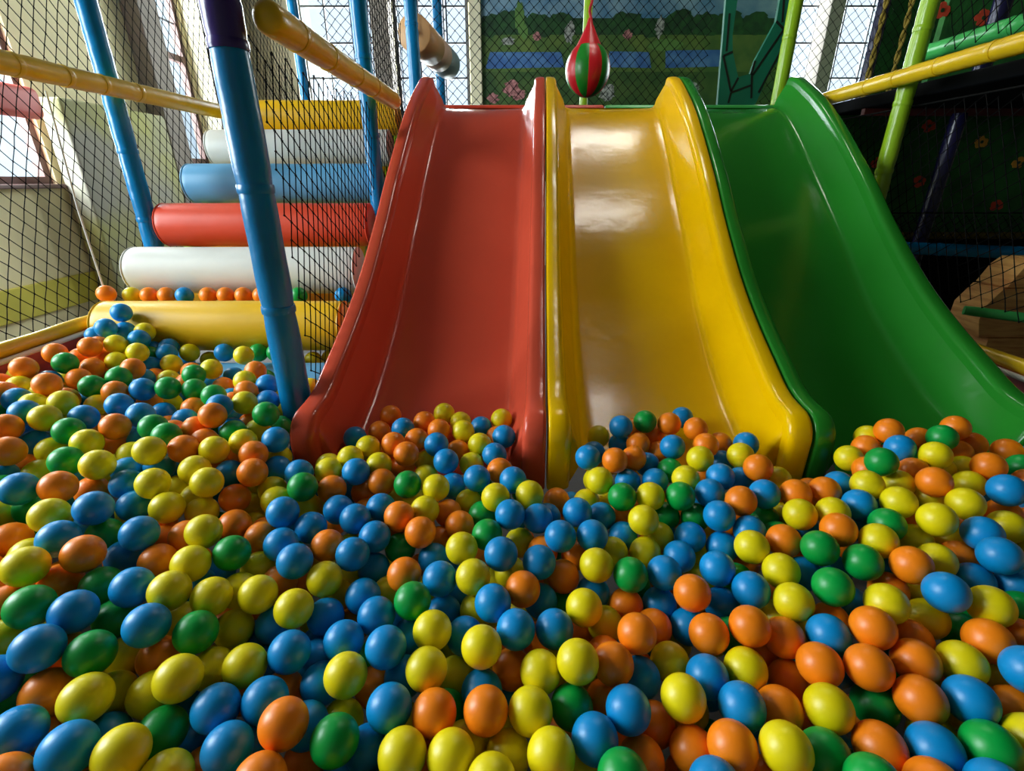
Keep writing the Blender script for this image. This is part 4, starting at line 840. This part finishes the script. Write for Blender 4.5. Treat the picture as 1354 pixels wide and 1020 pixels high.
padded('padded_post', 'blue padded post far behind the yellow top roll by the net', 'post', (-1.70, 4.60, 0), (-1.70, 4.60, 3.2), .040, B_, (.3, .55, .75), None, 5)
padded('padded_post', 'slim blue padded post standing right of the hanging banded roller', 'post', (-.66, 5.20, 1.475), (-.66, 5.20, 3.3), .042, B_, (.4,), None, 6)
L_ = M['vinyl_lime']
padded('padded_post', 'lime padded post crossing the yellow rail beside the green slide', 'post', (1.80, 2.56, 0), (1.80, 2.56, 2.6), .037, L_, (.34, .44, .55, .66), None, 7)
padded('padded_post', 'lime padded post at the top of the green slide beside the window', 'post', (1.69, 3.54, 1.475), (1.69, 3.54, 3.2), .040, L_, (.25, .5), None, 8)
padded('padded_post', 'slim lime padded post right behind the striped punching ball', 'post', (.585, 4.55, 1.48), (.585, 4.55, 3.3), .034, L_, (.35, .6), None, 9)
Y_ = M['vinyl_yellow']
padded('padded_rail', 'yellow padded rail along the outer net left of the rolls', 'rail', (-1.612, 0.7, 1.44), (-1.612, 3.13, 1.455), .036, Y_, (.2, .40, .47, .55, .62, .7), None, 11)
padded('padded_rail', 'yellow padded rail sloping back from the purple post top', 'rail', (-.586, 1.42, 1.462), (-.578, 2.72, 1.462), .039, Y_, (.12, .3, .52, .7), None, 12, dome=True)
padded('padded_rail', 'yellow padded rail beside the green slide and dark deck', 'rail', (1.722, 1.2, 1.54), (1.722, 3.10, 1.515), .034, Y_, (.3, .45, .58, .7, .8), None, 13)
padded('padded_rail', 'green padded rail running just behind the yellow right rail', 'rail', (2.02, 1.2, 1.675), (2.02, 2.86, 1.675), .036, M['vinyl_green'], (.4, .7), None, 14)
padded('padded_post', 'navy padded post between flowers under the dark deck', 'post', (2.355, 2.9, 0), (2.355, 2.9, 1.43), .037, M['vinyl_navy'], (.5, .75), None, 15)
padded('padded_post', 'navy padded post rising above the dark deck behind the net', 'post', (2.27, 2.75, 1.522), (2.27, 2.75, 3.0), .037, M['vinyl_navy'], (.4,), None, 16)
padded('padded_post', 'navy padded post against the bright window by a yellow cord', 'post', (2.88, 4.6, 0), (2.88, 4.6, 3.3), .045, M['vinyl_navy'], (.3, .5, .62, .8), None, 17)
padded('padded_rail', 'glossy blue padded rail low behind the green slide', 'rail', (1.91, 2.71, .775), (3.1, 2.50, .745), .032, B_, (.3, .6), None, 18)

# ------------------------------------------------------------------ climbing rolls
def roll(lab, x0, x1, y, z, r, mk, grp='climbing rolls of the soft stair'):
    t = thing('climbing_roll', lab, 'foam roll', ((x0 + x1) / 2, y, z), grp)
    n = 40
    prof = [(0.0, .55), (0.0, .90), (.006, .965), (.018, .995), (.034, 1.0)]
    pts, rs = [], []
    for x, k in prof[2:]:
        pts.append((x0 + x, y, z)); rs.append(r * k)
    m = 12
    for k in range(1, m):
        pts.append((x0 + .034 + (x1 - x0 - .068) * k / m, y, z)); rs.append(r * (1 + random.uniform(-.006, .006)))
    for x, k in reversed(prof[2:]):
        pts.append((x1 - x, y, z)); rs.append(r * k)
    mb = MB(); mb.tube(pts, rs, n, caps=False); mb.build('roll_cover', M[mk], t, angle=60)
    for s, xe in ((-1, x0), (1, x1)):
        mb = MB()
        mb.tube([(xe + s * .004, y, z), (xe + s * .0035, y, z), (xe - s * .0005, y, z), (xe - s * .006, y, z)], [r * .2, r * .7, r * .93, r * .965], n)
        ec = mb.build('end_cap', M[mk], t, angle=60)
        ring = [(xe - s * .006, y + r * .972 * math.cos(2 * math.pi * k / 36), z + r * .972 * math.sin(2 * math.pi * k / 36)) for k in range(37)]
        MB().tube(ring, .004, 6, caps=False).build('piping', M[mk], ec)
    return t
roll('light blue foam roll lowest of the stair, sunk among the balls', -1.60, -.70, 1.735, .355, .10, 'roll_blue')
roll('yellow foam roll lowest above the balls, behind the blue post', -1.638, -.668, 1.90, .56, .10, 'roll_yellow_worn')
roll('white foam roll below the red one, with balls in front', -1.655, -.668, 2.165, .737, .10, 'roll_white')
roll('red foam roll between two lighter rolls of the stair', -1.652, -.670, 2.43, .907, .098, 'roll_red')
roll('light blue foam roll above the red roll of the stair', -1.65, -.670, 2.70, 1.088, .094, 'roll_blue')
roll('white foam roll second from the top of the stair', -1.652, -.668, 2.975, 1.268, .092, 'roll_white')
roll('yellow foam roll topmost of the stair below the back window', -1.655, -.668, 3.26, 1.445, .092, 'roll_yellow')
# board carrying the rolls
sb = thing('stair_board', 'sloping board with green sides carrying the coloured foam rolls', 'board', (-1.1, 2.6, .8))
def board(x0, x1, off0, off1):
    d = V((0, 1.36, .885)).normalized(); nn = V((0, -d.z, d.y))
    a = V((0, 1.99, .43 + .21 * .885 / 1.36)); b = V((0, 3.38, .43 + 1.60 * .885 / 1.36))
    vs = []
    for x in (x0, x1):
        for p in (a, b):
            for o in (off0, off1):
                q = p + nn * o; vs.append((x, q.y, q.z))
    return MB().add(vs, [(0, 1, 3, 2), (4, 6, 7, 5), (0, 4, 5, 1), (2, 3, 7, 6), (0, 2, 6, 4), (1, 5, 7, 3)])
board(-1.62, -.745, -.19, -.155).build('panel', M['roll_yellow'], sb, smooth=False)
board(-1.652, -1.622, -.19, -.095).build('side_board', M['vinyl_lime'], sb, smooth=False)
board(-.742, -.712, -.19, -.105).build('side_board', M['vinyl_lime'], sb, smooth=False)
MB().box((-1.6, 3.2, 0), (-1.5, 3.28, 1.12)).build('support_leg', M['metal'], sb, smooth=False)
MB().box((-.8, 3.2, 0), (-.72, 3.28, 1.12)).build('support_leg', M['metal'], sb, smooth=False)

# ------------------------------------------------------------------ pit walls
def pit_wall(lab, x0, x1, y0, y1, top, inner, capx):
    t = thing('pit_wall', lab, 'pit wall', ((x0 + x1) / 2, (y0 + y1) / 2, 0))
    MB().box((x0, y0, 0), (x1, y1, top), bev=.008).build('padded_panel', M['pit_red'], t)
    MB().tube([(inner, y0 + .01, top - .004), (inner, y1 - .01, top - .004)], .009, 10).build('white_piping', M['white_trim'], t)
    n = 34
    pts = [(capx, y0 + (y1 - y0) * k / n, top + .018) for k in range(n + 1)]
    rs = [.026 * (1 + random.uniform(-.06, .06)) for _ in pts]
    MB().tube(pts, rs, 18).build('coping_pad', M['vinyl_yellow'], t)
    return t
pit_wall('red padded pit wall with yellow coping along the outer net', -1.735, -1.645, -.6, 1.99, .565, -1.648, -1.688)
pit_wall('red padded pit wall with yellow coping behind the green slide foot', 1.69, 1.78, -.6, 2.4, .50, 1.693, 1.735)

# ------------------------------------------------------------------ nets
def net(lab, o, u, w, nu, nw, cu, cw, r=.0019, skip=None, sag=.006, seed=3, grp='black knotted safety nets', cord=True):
    rnd = random.Random(seed)
    o, u, w = V(o), V(u).normalized(), V(w).normalized()
    nrm = u.cross(w)
    P = {}
    if isinstance(cu, tuple):
        (a0, a1), (b0, b1) = cu, cw
        step = ((1, 0), (0, 1))
        det = a0 * b1 - a1 * b0
        cor = [((x * b1 - z * b0) / det, (a0 * z - a1 * x) / det) for x in (0, nu) for z in (-nw, 0)]
        for i in range(int(min(c[0] for c in cor)) - 1, int(max(c[0] for c in cor)) + 2):
            for j in range(int(min(c[1] for c in cor)) - 1, int(max(c[1] for c in cor)) + 2):
                x = i * a0 + j * b0; z = nw + i * a1 + j * b1
                if 0 <= x <= nu and 0 <= z <= nw and not (skip and skip(x, z)):
                    aa = x + rnd.uniform(-.06, .06) * a0; bb = z + rnd.uniform(-.06, .06) * a0
                    P[(i, j)] = o + u * aa + w * bb + nrm * sag * math.sin(aa * 3.1 + 1) * math.sin(bb * 4.0)
    else:
        step = ((1, 1), (1, -1))
        for i in range(int(nu / (cu / 2)) + 1):
            for j in range(int(nw / (cw / 2)) + 1):
                if (i + j) % 2 == 0:
                    a = i * cu / 2 + rnd.uniform(-.05, .05) * cu; b = j * cw / 2 + rnd.uniform(-.05, .05) * cw
                    if skip and skip(a, b): continue
                    P[(i, j)] = o + u * a + w * b + nrm * sag * math.sin(a * 3.1 + 1) * math.sin(b * 4.0)
    vs, fs = [], []
    def seg(p, q):
        d = (q - p).normalized(); s = d.orthogonal().normalized(); t = d.cross(s); k = len(vs)
        for c in (p, q):
            for a in (0, 2.094, 4.189):
                vs.append(tuple(c + r * (math.cos(a) * s + math.sin(a) * t)))
        fs.extend(((k, k + 1, k + 4, k + 3), (k + 1, k + 2, k + 5, k + 4), (k + 2, k, k + 3, k + 5)))
    for (i, j), p in P.items():
        for di, dj in step:
            q = P.get((i + di, j + dj))
            if q is not None: seg(p, q)
        k = len(vs); R2 = r * 2.3
        for d in ((1, 0, 0), (-1, 0, 0), (0, 1, 0), (0, -1, 0), (0, 0, 1), (0, 0, -1)):
            vs.append(tuple(p + V(d) * R2))
        fs.extend(((k, k + 2, k + 4), (k + 2, k + 1, k + 4), (k + 1, k + 3, k + 4), (k + 3, k, k + 4), (k + 2, k, k + 5), (k + 1, k + 2, k + 5), (k + 3, k + 1, k + 5), (k, k + 3, k + 5)))
    t = thing('safety_net', lab, 'net', tuple(o + u * nu / 2), grp)
    MB().add(vs, fs).build('net_mesh', M['cord_black'], t)
    if cord:
        MB().tube([o + w * nw, o + w * nw + u * nu], .004, 6).build('border_cord', M['cord_black'], t)
    return t
C = .066
LA, LB = (.0345, -.022), (-.018, -.047)
net('black net wall left of the ball pit below and above the yellow rail', (-1.755, .55, .55), (0, 1, 0), (0, 0, 1), 4.0, 2.3, (.0355, -.032), (-.020, -.0425))
def under_slide(a, b):
    y = 1.43 + a; z = .36 + b
    return y > 1.5 and z < rim(y) - .10
net('black net between the tall blue post and the red slide edge', (-.643, 1.43, .36), (0, 1, 0), (0, 0, 1), 1.05, 1.07, (.0345, -.0205), (-.018, -.048), skip=lambda a, b: under_slide(a, b), seed=4, cord=False)
net('black net along the upper red slide below the yellow rail', (-.652, 2.63, .90), (0, 1, 0), (0, 0, 1), .79, 1.9, LA, LB, seed=5)
net('black net stretched across the back of the play deck', (-1.66, 5.10, 1.49), (1, 0, 0), (0, 0, 1), 3.40, 1.8, .086, .086, seed=6, r=.0028)
net('black net beside the green slide below the yellow rail', (1.862, 1.55, .62), (0, 1, 0), (0, 0, 1), 1.55, .80, (.037, -.0247), (-.024, -.0455), seed=7)
net('black net above the yellow rail beside the green slide', (1.862, 1.2, 1.60), (0, 1, 0), (0, 0, 1), 1.3, 1.2, (.037, -.0247), (-.024, -.0455), seed=8)
net('black net in front of the bright window by the green slide', (1.76, 3.95, 1.49), (1, 0, 0), (0, 0, 1), 1.35, 1.5, C, C, seed=9, r=.0018)
net('black net strip low under the deck above the blue rail', (1.86, 2.80, .80), (1, 0, 0), (0, 0, 1), 1.3, .14, .05, .05, seed=10)
# cords
tag(MB().tube([(-1.705, 2.02, .60), (-1.700, 2.015, 1.0), (-1.68, 2.02, 1.40)], .0035, 8).build('white_cord', M['cord_white']), 'thin white cord hanging down the outer net to the roll end', 'cord')
tag(MB().tube([(-1.73, 3.28, .9), (-1.73, 3.28, 2.85)], .007, 8).build('hanging_rope', M['cord_black']), 'thick black rope edging the outer net behind the blue post', 'rope')
for px0, lab in ((1161, 'twisted olive rope hanging beside the navy post at the bright window'), (1194, 'twisted olive rope hanging close to the lime post of the yellow rail')):
    rx = (px0 - 677) / 640 * 3.66
    mb = MB()
    for ph in (0, math.pi):
        mb.tube([(rx + .011 * math.cos(k * .8 + ph), 4.40 + .011 * math.sin(k * .8 + ph), 1.53 + .03 * k) for k in range(60)], .010, 7)
    tag(mb.build('hanging_rope', M['olive']), lab, 'rope')

# ------------------------------------------------------------------ punching ball, roller, teal frame, mural
pc = V((.505, 3.80, 1.785)); R0 = .148
pb = thing('hanging_punching_ball', 'red and green striped punching ball hanging from a red rope', 'punching ball', tuple(pc))
NG = 10
for g in range(NG):
    mb = MB(); rows = []
    for i in range(19):
        th = math.pi * (0.02 + .96 * i / 18)
        row = []
        for j in range(7):
            ph = 2 * math.pi * (g + j / 6) / NG + .22
            rr = R0 * math.sin(th) * (.985 + .015 * math.sin(math.pi * j / 6))
            row.append((pc.x + rr * math.cos(ph), pc.y + rr * math.sin(ph), pc.z + R0 * 1.09 * math.cos(th)))
        rows.append(row)
    mb.loft(rows, closed=False)
    o = mb.build('gore', M['bag_red' if g % 2 else 'bag_green'], pb, angle=60)
    o['label'] = 'red gore' if g % 2 else 'green gore'
mb = MB()
mb.tube([pc + V((0, 0, .105)), pc + V((0, 0, .120)), pc + V((0, 0, .18)), pc + V((0, 0, .25)), pc + V((0, 0, .285))], [.094, .090, .056, .022, .012], 24)
cc = mb.build('cone_cap', M['bag_red'], pb, angle=50)
ring = [pc + V((.092 * math.cos(2 * math.pi * k / 30), .092 * math.sin(2 * math.pi * k / 30), .108)) for k in range(31)]
MB().tube(ring, .005, 6, caps=False).build('cap_piping', M['cord_red'], cc)
pts = [pc + V((.007 * math.cos(k * 1.3), .007 * math.sin(k * 1.3), .28 + k * .02)) for k in range(55)]
MB().tube(pts, .009, 8).build('rope', M['cord_red'], pb)

RA, RB = V((-.655, 3.90, 2.013)), V((-.56, 4.95, 2.035))
rl = thing('hanging_roller', 'tan, peach and blue grey banded foam roller beyond the blue posts', 'foam roller', tuple(RA))
for t0, t1, mk, lb in ((0, .42, 'tan', 'tan band'), (.425, .68, 'peach', 'peach band'), (.685, 1, 'bluegrey', 'blue grey band')):
    L_R = (RB - RA).length
    o = MB().tube([RA.lerp(RB, t0), RA.lerp(RB, t0 + .008), RA.lerp(RB, t1 - .008), RA.lerp(RB, t1)], [.104, .114, .114, .104], 32).build('roller_band', M[mk], rl, angle=50)
    o['label'] = lb
ax = MB().tube([RA.lerp(RB, -.06), RA.lerp(RB, 1.05)], .015, 10).build('axle', M['metal'], rl)
for t in (-.05, 1.04):
    q = RA.lerp(RB, t)
    MB().tube([q, (q.x, q.y, RZ - .005)], .006, 8).build('hanger_cord', M['cord_black'], ax)

# plane facing the room: polygon points given in metres on that plane
def px_plane(y, px, py):
    """where the sight line through a photo point meets the upright plane at distance y (used once, to size flat prints)"""
    ca, sa = math.cos(math.radians(PITCH)), math.sin(math.radians(PITCH))
    a = (px - 677) / FPX; b = (py - 510) / FPX
    d = V((a, ca - b * sa, -sa - b * ca)); k = y / d.y
    return (d.x * k, CAMZ + d.z * k)
TY = 3.86
def tp(u, v):
    return px_plane(TY, 954 + u / 3.385, v / 3.385)
tf = thing('teal_frame', 'teal angular frame with black outlines standing behind the green slide', 'frame', (1.75, TY, 1.47))
outer = [(28, -140), (20, 0), (0, 250), (-18, 470), (150, 470), (215, 330), (262, 260), (310, 0), (322, -140)]
inner = [(272, -140), (262, 0), (245, 95), (150, 270), (130, 330), (75, 345), (50, 230), (50, 150), (72, 0), (80, -140)]
MB().prism([tp(*p) for p in outer + inner], (0, TY, 0), (1, 0, 0), (0, 0, 1), (0, 1, 0), .03).build('frame_panel', M['teal'], tf, smooth=False)
def line(a, b, wd=.013):
    (x0, z0), (x1, z1) = tp(*a), tp(*b)
    d = V((x1 - x0, z1 - z0)); d.normalize(); n = V((-d.y, d.x)) * wd / 2
    return [(x0 + n.x, z0 + n.y), (x1 + n.x, z1 + n.y), (x1 - n.x, z1 - n.y), (x0 - n.x, z0 - n.y)]
mb = MB()
for a, b in (((8, 250), (50, 232)), ((8, 250), (42, 410)), ((42, 410), (75, 348)), ((42, 415), (132, 382)), ((133, 440), (136, 330)), ((140, 335), (276, 135)),
             ((245, 95), (280, 132)), ((165, 415), (262, 235)), ((36, 60), (22, 230)), ((283, -60), (272, 100)), ((42, 415), (30, 462)), ((150, 272), (132, 335))):
    mb.prism(line(a, b), (0, TY - .003, 0), (1, 0, 0), (0, 0, 1), (0, 1, 0), .003)
mb.build('outline_trim', M['black_line'], tf, smooth=False)

MY = 6.86
def mp(px, py): return px_plane(MY, px, py)
mu = thing('mural', 'printed mural of meadow, bushes and blue water on the back wall', 'mural', (1.3, MY, 1.3))
xl, xr = mp(634, 60)[0], mp(1046, 60)[0]
zt, zb = 3.42, 1.1
zc = [zt, mp(800, 24)[1], mp(800, 46)[1], mp(800, 95)[1], zb]
MB().box((xl, MY + .012, zb), (xr, RY1 - .01, zt)).build('backing_board', M['lamp_body'], mu, smooth=False)
for k, (mk, nm) in enumerate((('mural_sky', 'sky_print'), ('mural_bush', 'bush_print'), ('mural_grass', 'meadow_print'), ('mural_lawn', 'lawn_print'))):
    MB().box((xl, MY, zc[k + 1]), (xr, MY + .011, zc[k])).build(nm, M[mk], mu, smooth=False)
def blob(cx, cz, rx, rz, n=22, rough=.18, seed=0):
    rnd = random.Random(seed)
    return [(cx + rx * (1 + rnd.uniform(-rough, rough)) * math.cos(2 * math.pi * k / n), cz + rz * (1 + rnd.uniform(-rough, rough)) * math.sin(2 * math.pi * k / n)) for k in range(n)]
def prints(nm, mk, items, off=.002):
    for k, poly in enumerate(items):
        ok = off + k * .0004
        MB().prism(poly, (0, MY - ok, 0), (1, 0, 0), (0, 0, 1), (0, 1, 0), ok).build(nm, M[mk], mu, smooth=False)
prints('bush_print', 'mural_bush', [blob(*mp(x, y), w / 110, h / 110, seed=i) for i, (x, y, w, h) in enumerate(
    ((652, 34, 16, 12), (676, 28, 20, 12), (712, 34, 18, 13), (742, 30, 16, 11), (830, 32, 22, 13), (862, 36, 18, 10), (900, 28, 18, 12), (935, 33, 22, 13), (965, 28, 18, 12), (1000, 30, 18, 12)))], .003)
prints('water_print', 'mural_water', [[mp(648, 69), mp(742, 69), mp(746, 89), mp(642, 91)], [mp(806, 68), mp(858, 69), mp(861, 90), mp(802, 89)], [mp(880, 67), mp(955, 66), mp(955, 88), mp(880, 90)]], .004)
prints('leaf_print', 'mural_leaf', [blob(*mp(687, 22), .06, .14, seed=31), blob(*mp(693, 42), .05, .07, seed=32), blob(*mp(880, 60), .2, .06, seed=33)], .005)
prints('blossom_print', 'mural_pink', [blob(*mp(676, 116), .10, .08, rough=.3, seed=41), blob(*mp(685, 124), .09, .06, rough=.3, seed=42), blob(*mp(652, 130), .07, .05, rough=.3, seed=43),
                                       blob(*mp(830, 46), .05, .05, rough=.3, seed=44), blob(*mp(710, 48), .05, .04, rough=.3, seed=45)], .006)
prints('pale_print', 'mural_white', [blob(*mp(803, 122), .10, .08, rough=.3, seed=51), blob(*mp(753, 42), .05, .12, rough=.3, seed=52), blob(*mp(872, 36), .05, .1, rough=.3, seed=53),
                                     blob(*mp(917, 118), .06, .06, rough=.3, seed=54), blob(*mp(672, 55), .08, .04, rough=.3, seed=55)], .007)

# ------------------------------------------------------------------ dark deck and flowered panels beside the green slide
rd = thing('side_deck', 'dark raised deck with red edge behind the right yellow rail', 'deck', (2.6, 2.4, 1.45))
MB().box((1.89, 1.0, 1.46), (3.5, 3.32, 1.52), bev=.008).build('deck_board', M['deck'], rd)
MB().box((1.89, 2.96, 1.425), (3.5, 2.99, 1.459)).build('cross_beam', M['deck_edge'], rd, smooth=False)
for x in (3.42,):
    MB().tube([(x, 1.1, 0), (x, 1.1, 1.46)], .03, 12).build('support_post', M['metal'], rd)
    MB().tube([(x, 2.7, 0), (x, 2.7, 1.46)], .03, 12).build('support_post', M['metal'], rd)
def flower(poly_y, cx, cz, s, mk, parent, seed):
    rnd = random.Random(seed); mb = MB()
    for k in range(5):
        a = 2 * math.pi * k / 5 + rnd.uniform(0, 1)
        mb.prism(blob(cx + s * .5 * math.cos(a), cz + s * .42 * math.sin(a), s * .42, s * .34, 12, .2, seed + k), (0, poly_y - .003 - k * .0006, 0), (1, 0, 0), (0, 0, 1), (0, 1, 0), .003)
    o = mb.build('flower_print', M[mk], parent, smooth=False)
    MB().prism(blob(cx, cz, s * .2, s * .2, 10, .1, seed + 9), (0, poly_y - .0085, 0), (1, 0, 0), (0, 0, 1), (0, 1, 0), .002).build('flower_centre', M['mural_bush'], o, smooth=False)
    return o
fp = thing('flowered_panel', 'dark green panel printed with flowers under the side deck', 'panel', (2.6, 3.25, .8))
MB().box((1.89, 3.255, .78), (3.5, 3.30, 1.459)).build('panel_sheet', M['turf'], fp, smooth=False)
for i, (px, py, mk) in enumerate(((1215, 240, 'flower_red'), (1297, 188, 'flower_yellow'), (1346, 215, 'flower_yellow'), (1317, 272, 'flower_red'), (1228, 167, 'flower_red'), (1160, 215, 'flower_red'))):
    x, z = px_plane(3.255, px, py)
    flower(3.255, x, z, .046, mk, fp, 60 + i * 13)
MB().box((1.84, 3.22, .755), (3.5, 3.252, .80), bev=.01).build('fringe', M['fringe'], fp)
for x in (1.95, 3.4):
    MB().box((x, 3.26, 0), (x + .05, 3.30, .779)).build('support_leg', M['bar_dark'], fp, smooth=False)
fq = thing('flowered_panel', 'dark green flowered panel standing on the side deck behind the net', 'panel', (2.9, 3.12, 1.52))
MB().box((2.28, 3.10, 1.525), (3.9, 3.14, 3.1)).build('panel_sheet', M['turf'], fq, smooth=False)
for i, (px, py, mk) in enumerate(((1245, 14, 'flower_red'), (1299, 24, 'flower_red'), (1340, 50, 'flower_yellow'))):
    x, z = px_plane(3.10, px, py)
    flower(3.10, x, z, .05, mk, fq, 160 + i * 17)

gp = thing('green_panel', 'tall plain green panel between the bright window and the flowered panel', 'panel', (3.7, 4.75, 0))
MB().box((3.02, 4.75, 0), (4.9, 4.79, 3.3)).build('panel_sheet', M['turf'], gp, smooth=False)
MB().box((2.99, 4.745, 0), (3.02, 4.795, 3.3)).build('edge_trim', M['fringe'], gp, smooth=False)
bs = thing('cavity_shade_sheet', 'added black sheet standing in for shade in the hollow under the flowered panel', 'sheet', (2.6, 3.2, 0))  # added backing: the hollow's darkness is put into its black colour
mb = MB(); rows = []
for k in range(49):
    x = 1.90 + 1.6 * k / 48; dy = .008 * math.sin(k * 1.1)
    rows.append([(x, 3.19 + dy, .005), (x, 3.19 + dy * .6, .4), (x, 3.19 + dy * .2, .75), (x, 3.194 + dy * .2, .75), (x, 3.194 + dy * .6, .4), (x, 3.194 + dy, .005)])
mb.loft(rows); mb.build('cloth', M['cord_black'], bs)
MB().tube([(1.90, 3.192, .756), (3.5, 3.192, .756)], .006, 8).build('shade_sheet_cord', M['cord_black'], bs)

# wood-print soft steps low behind the net
def lobe_step(lab, poly, y0, y1):
    x0, x1 = min(p[0] for p in poly), max(p[0] for p in poly); z0, z1 = min(p[1] for p in poly), max(p[1] for p in poly)
    t = thing('wood_print_step', lab, 'soft step', ((x0 + x1) / 2, (y0 + y1) / 2, z0))
    MB().prism(poly, (0, y0, 0), (1, 0, 0), (0, 0, 1), (0, 1, 0), y1 - y0).build('step_block', M['wood'], t, angle=25)
    tl = [p for p in poly if abs(p[1] - z1) < 1e-6]
    MB().box((min(p[0] for p in tl) + .02, y0 + .02, z1 - .0005), (x1, y1 - .02, z1 + .004)).build('tread_mat', M['wood'], t, smooth=False)
lobe_step('wood print soft step low behind the right net, longer one', [(2.95, .42), (2.95, .648), (2.24, .648), (2.18, .56), (2.18, .50), (2.21, .42)], 2.20, 2.36)
lobe_step('wood print soft step raised on the longer one behind the net', [(2.95, .655), (2.95, .775), (2.33, .775), (2.29, .74), (2.25, .655)], 2.20, 2.36)
lobe_step('wood print soft plinth under the two steps behind the net', [(2.95, 0), (2.95, .413), (2.26, .413), (2.26, 0)], 2.20, 2.36)
padded('padded_rail', 'dark green padded rail low above the right yellow coping', 'rail', (1.90, 2.0, .60), (2.7, 1.55, .56), .020, M['vinyl_green'], (.5,), None, 21)

# ------------------------------------------------------------------ balls
def ball_mesh(mk):
    m = MB().sphere((0, 0, 0), .035, 36, 20)
    me = bpy.data.meshes.new('plastic_ball_' + mk)
    me.from_pydata(m.v, [], m.f); me.materials.append(M['ball_' + mk]); me.shade_smooth()
    return me
BM = {k: ball_mesh(k) for k in 'BYOG'}
CNAME = {'B': 'blue', 'Y': 'yellow', 'O': 'orange', 'G': 'green'}
proto = {k: None for k in 'BYOG'}
def rot(seed):
    r = random.Random(seed); return (r.uniform(0, 6.28), r.uniform(0, 6.28), r.uniform(0, 6.28))
for i, row in enumerate(BALLS.strip().split('\n')):
    c, x, y, z, lab = row.split('|')
    if proto[c] is None:
        o = proto[c] = bpy.data.objects.new('plastic_ball', BM[c])
    else:
        o = proto[c].copy()
    o.location = (int(x) / 1e4, int(y) / 1e4, int(z) / 1e4); o.rotation_euler = rot(i)
    COL.objects.link(o)
    tag(o, lab, 'ball', 'plastic balls in the ball pit')
fv = MB()
ball0 = MB().sphere((0, 0, 0), .035, 20, 12)
for k, c in enumerate('BYOG'):
    for row in FILL[c].split():
        x, y, z = (int(t) / 1e4 for t in row.split(','))
        fv.add([(a + x, b + y, d + z) for a, b, d in ball0.v], ball0.f, k)
fo = fv.build('ball_pit_fill', [M['ball_' + c] for c in 'BYOG'], angle=180)
tag(fo, 'the many smaller, half buried plastic balls filling the pit between the others', 'balls', kind='stuff')

# ------------------------------------------------------------------ lights
def area(name, loc, rot_, sx, sy, power, rgb):
    l = bpy.data.lights.new(name, 'AREA'); l.shape = 'RECTANGLE'; l.size = sx; l.size_y = sy
    l.energy = power; l.color = srgb(*rgb)[:3]
    o = bpy.data.objects.new(name, l); o.location = loc; o.rotation_euler = rot_
    COL.objects.link(o)
    return o
R90 = math.pi / 2
for k, (l, h, zl, zh) in enumerate(LW):
    area('daylight', (RX0 - .35, (l + h) / 2, (zl + zh) / 2 + .1), (0, -R90 + .12, 0), zh - zl, h - l, LEFT_POWER * (h - l) * (zh - zl), (250, 248, 246))
for k, (l, h, zl, zh) in enumerate(BW):
    area('daylight', ((l + h) / 2, RY1 + .35, (zl + zh) / 2 + .1), (-R90 + .12, 0, 0), h - l, zh - zl, BACK_POWER * (h - l) * (zh - zl), (250, 248, 246))
def ceiling_light(lab, x, y):
    t = thing('ceiling_light', lab, 'lamp', (x, y, RZ))
    MB().box((x - .32, y - .09, RZ - .07), (x + .32, y + .09, RZ - .002), bev=.01).build('lamp_body', M['lamp_body'], t)
    MB().box((x - .30, y - .07, RZ - .082), (x + .30, y + .07, RZ - .0705), bev=.005).build('diffuser', M['lamp'], t)
ceiling_light('white ceiling lamp over the top of the yellow slide', .86, 3.9)
ceiling_light('white ceiling lamp over the middle of the yellow slide', .90, 3.0)
w = bpy.data.worlds.new('World'); SC.world = w; w.use_nodes = True
nt = w.node_tree
bg = nt.nodes['Background']
bg.inputs['Color'].default_value = (0.80, 0.88, 1.0, 1)
bg.inputs['Strength'].default_value = WORLD
SC.view_settings.view_transform = 'Standard'
SC.view_settings.look = 'None'
SC.view_settings.exposure = EXPOSURE
SC.view_settings.gamma = 1.0
SC.view_settings.use_curve_mapping = False
SC.cycles.use_denoising = True
SC.cycles.max_bounces = 8
SC.cycles.diffuse_bounces = 4
SC.cycles.sample_clamp_indirect = 6.0
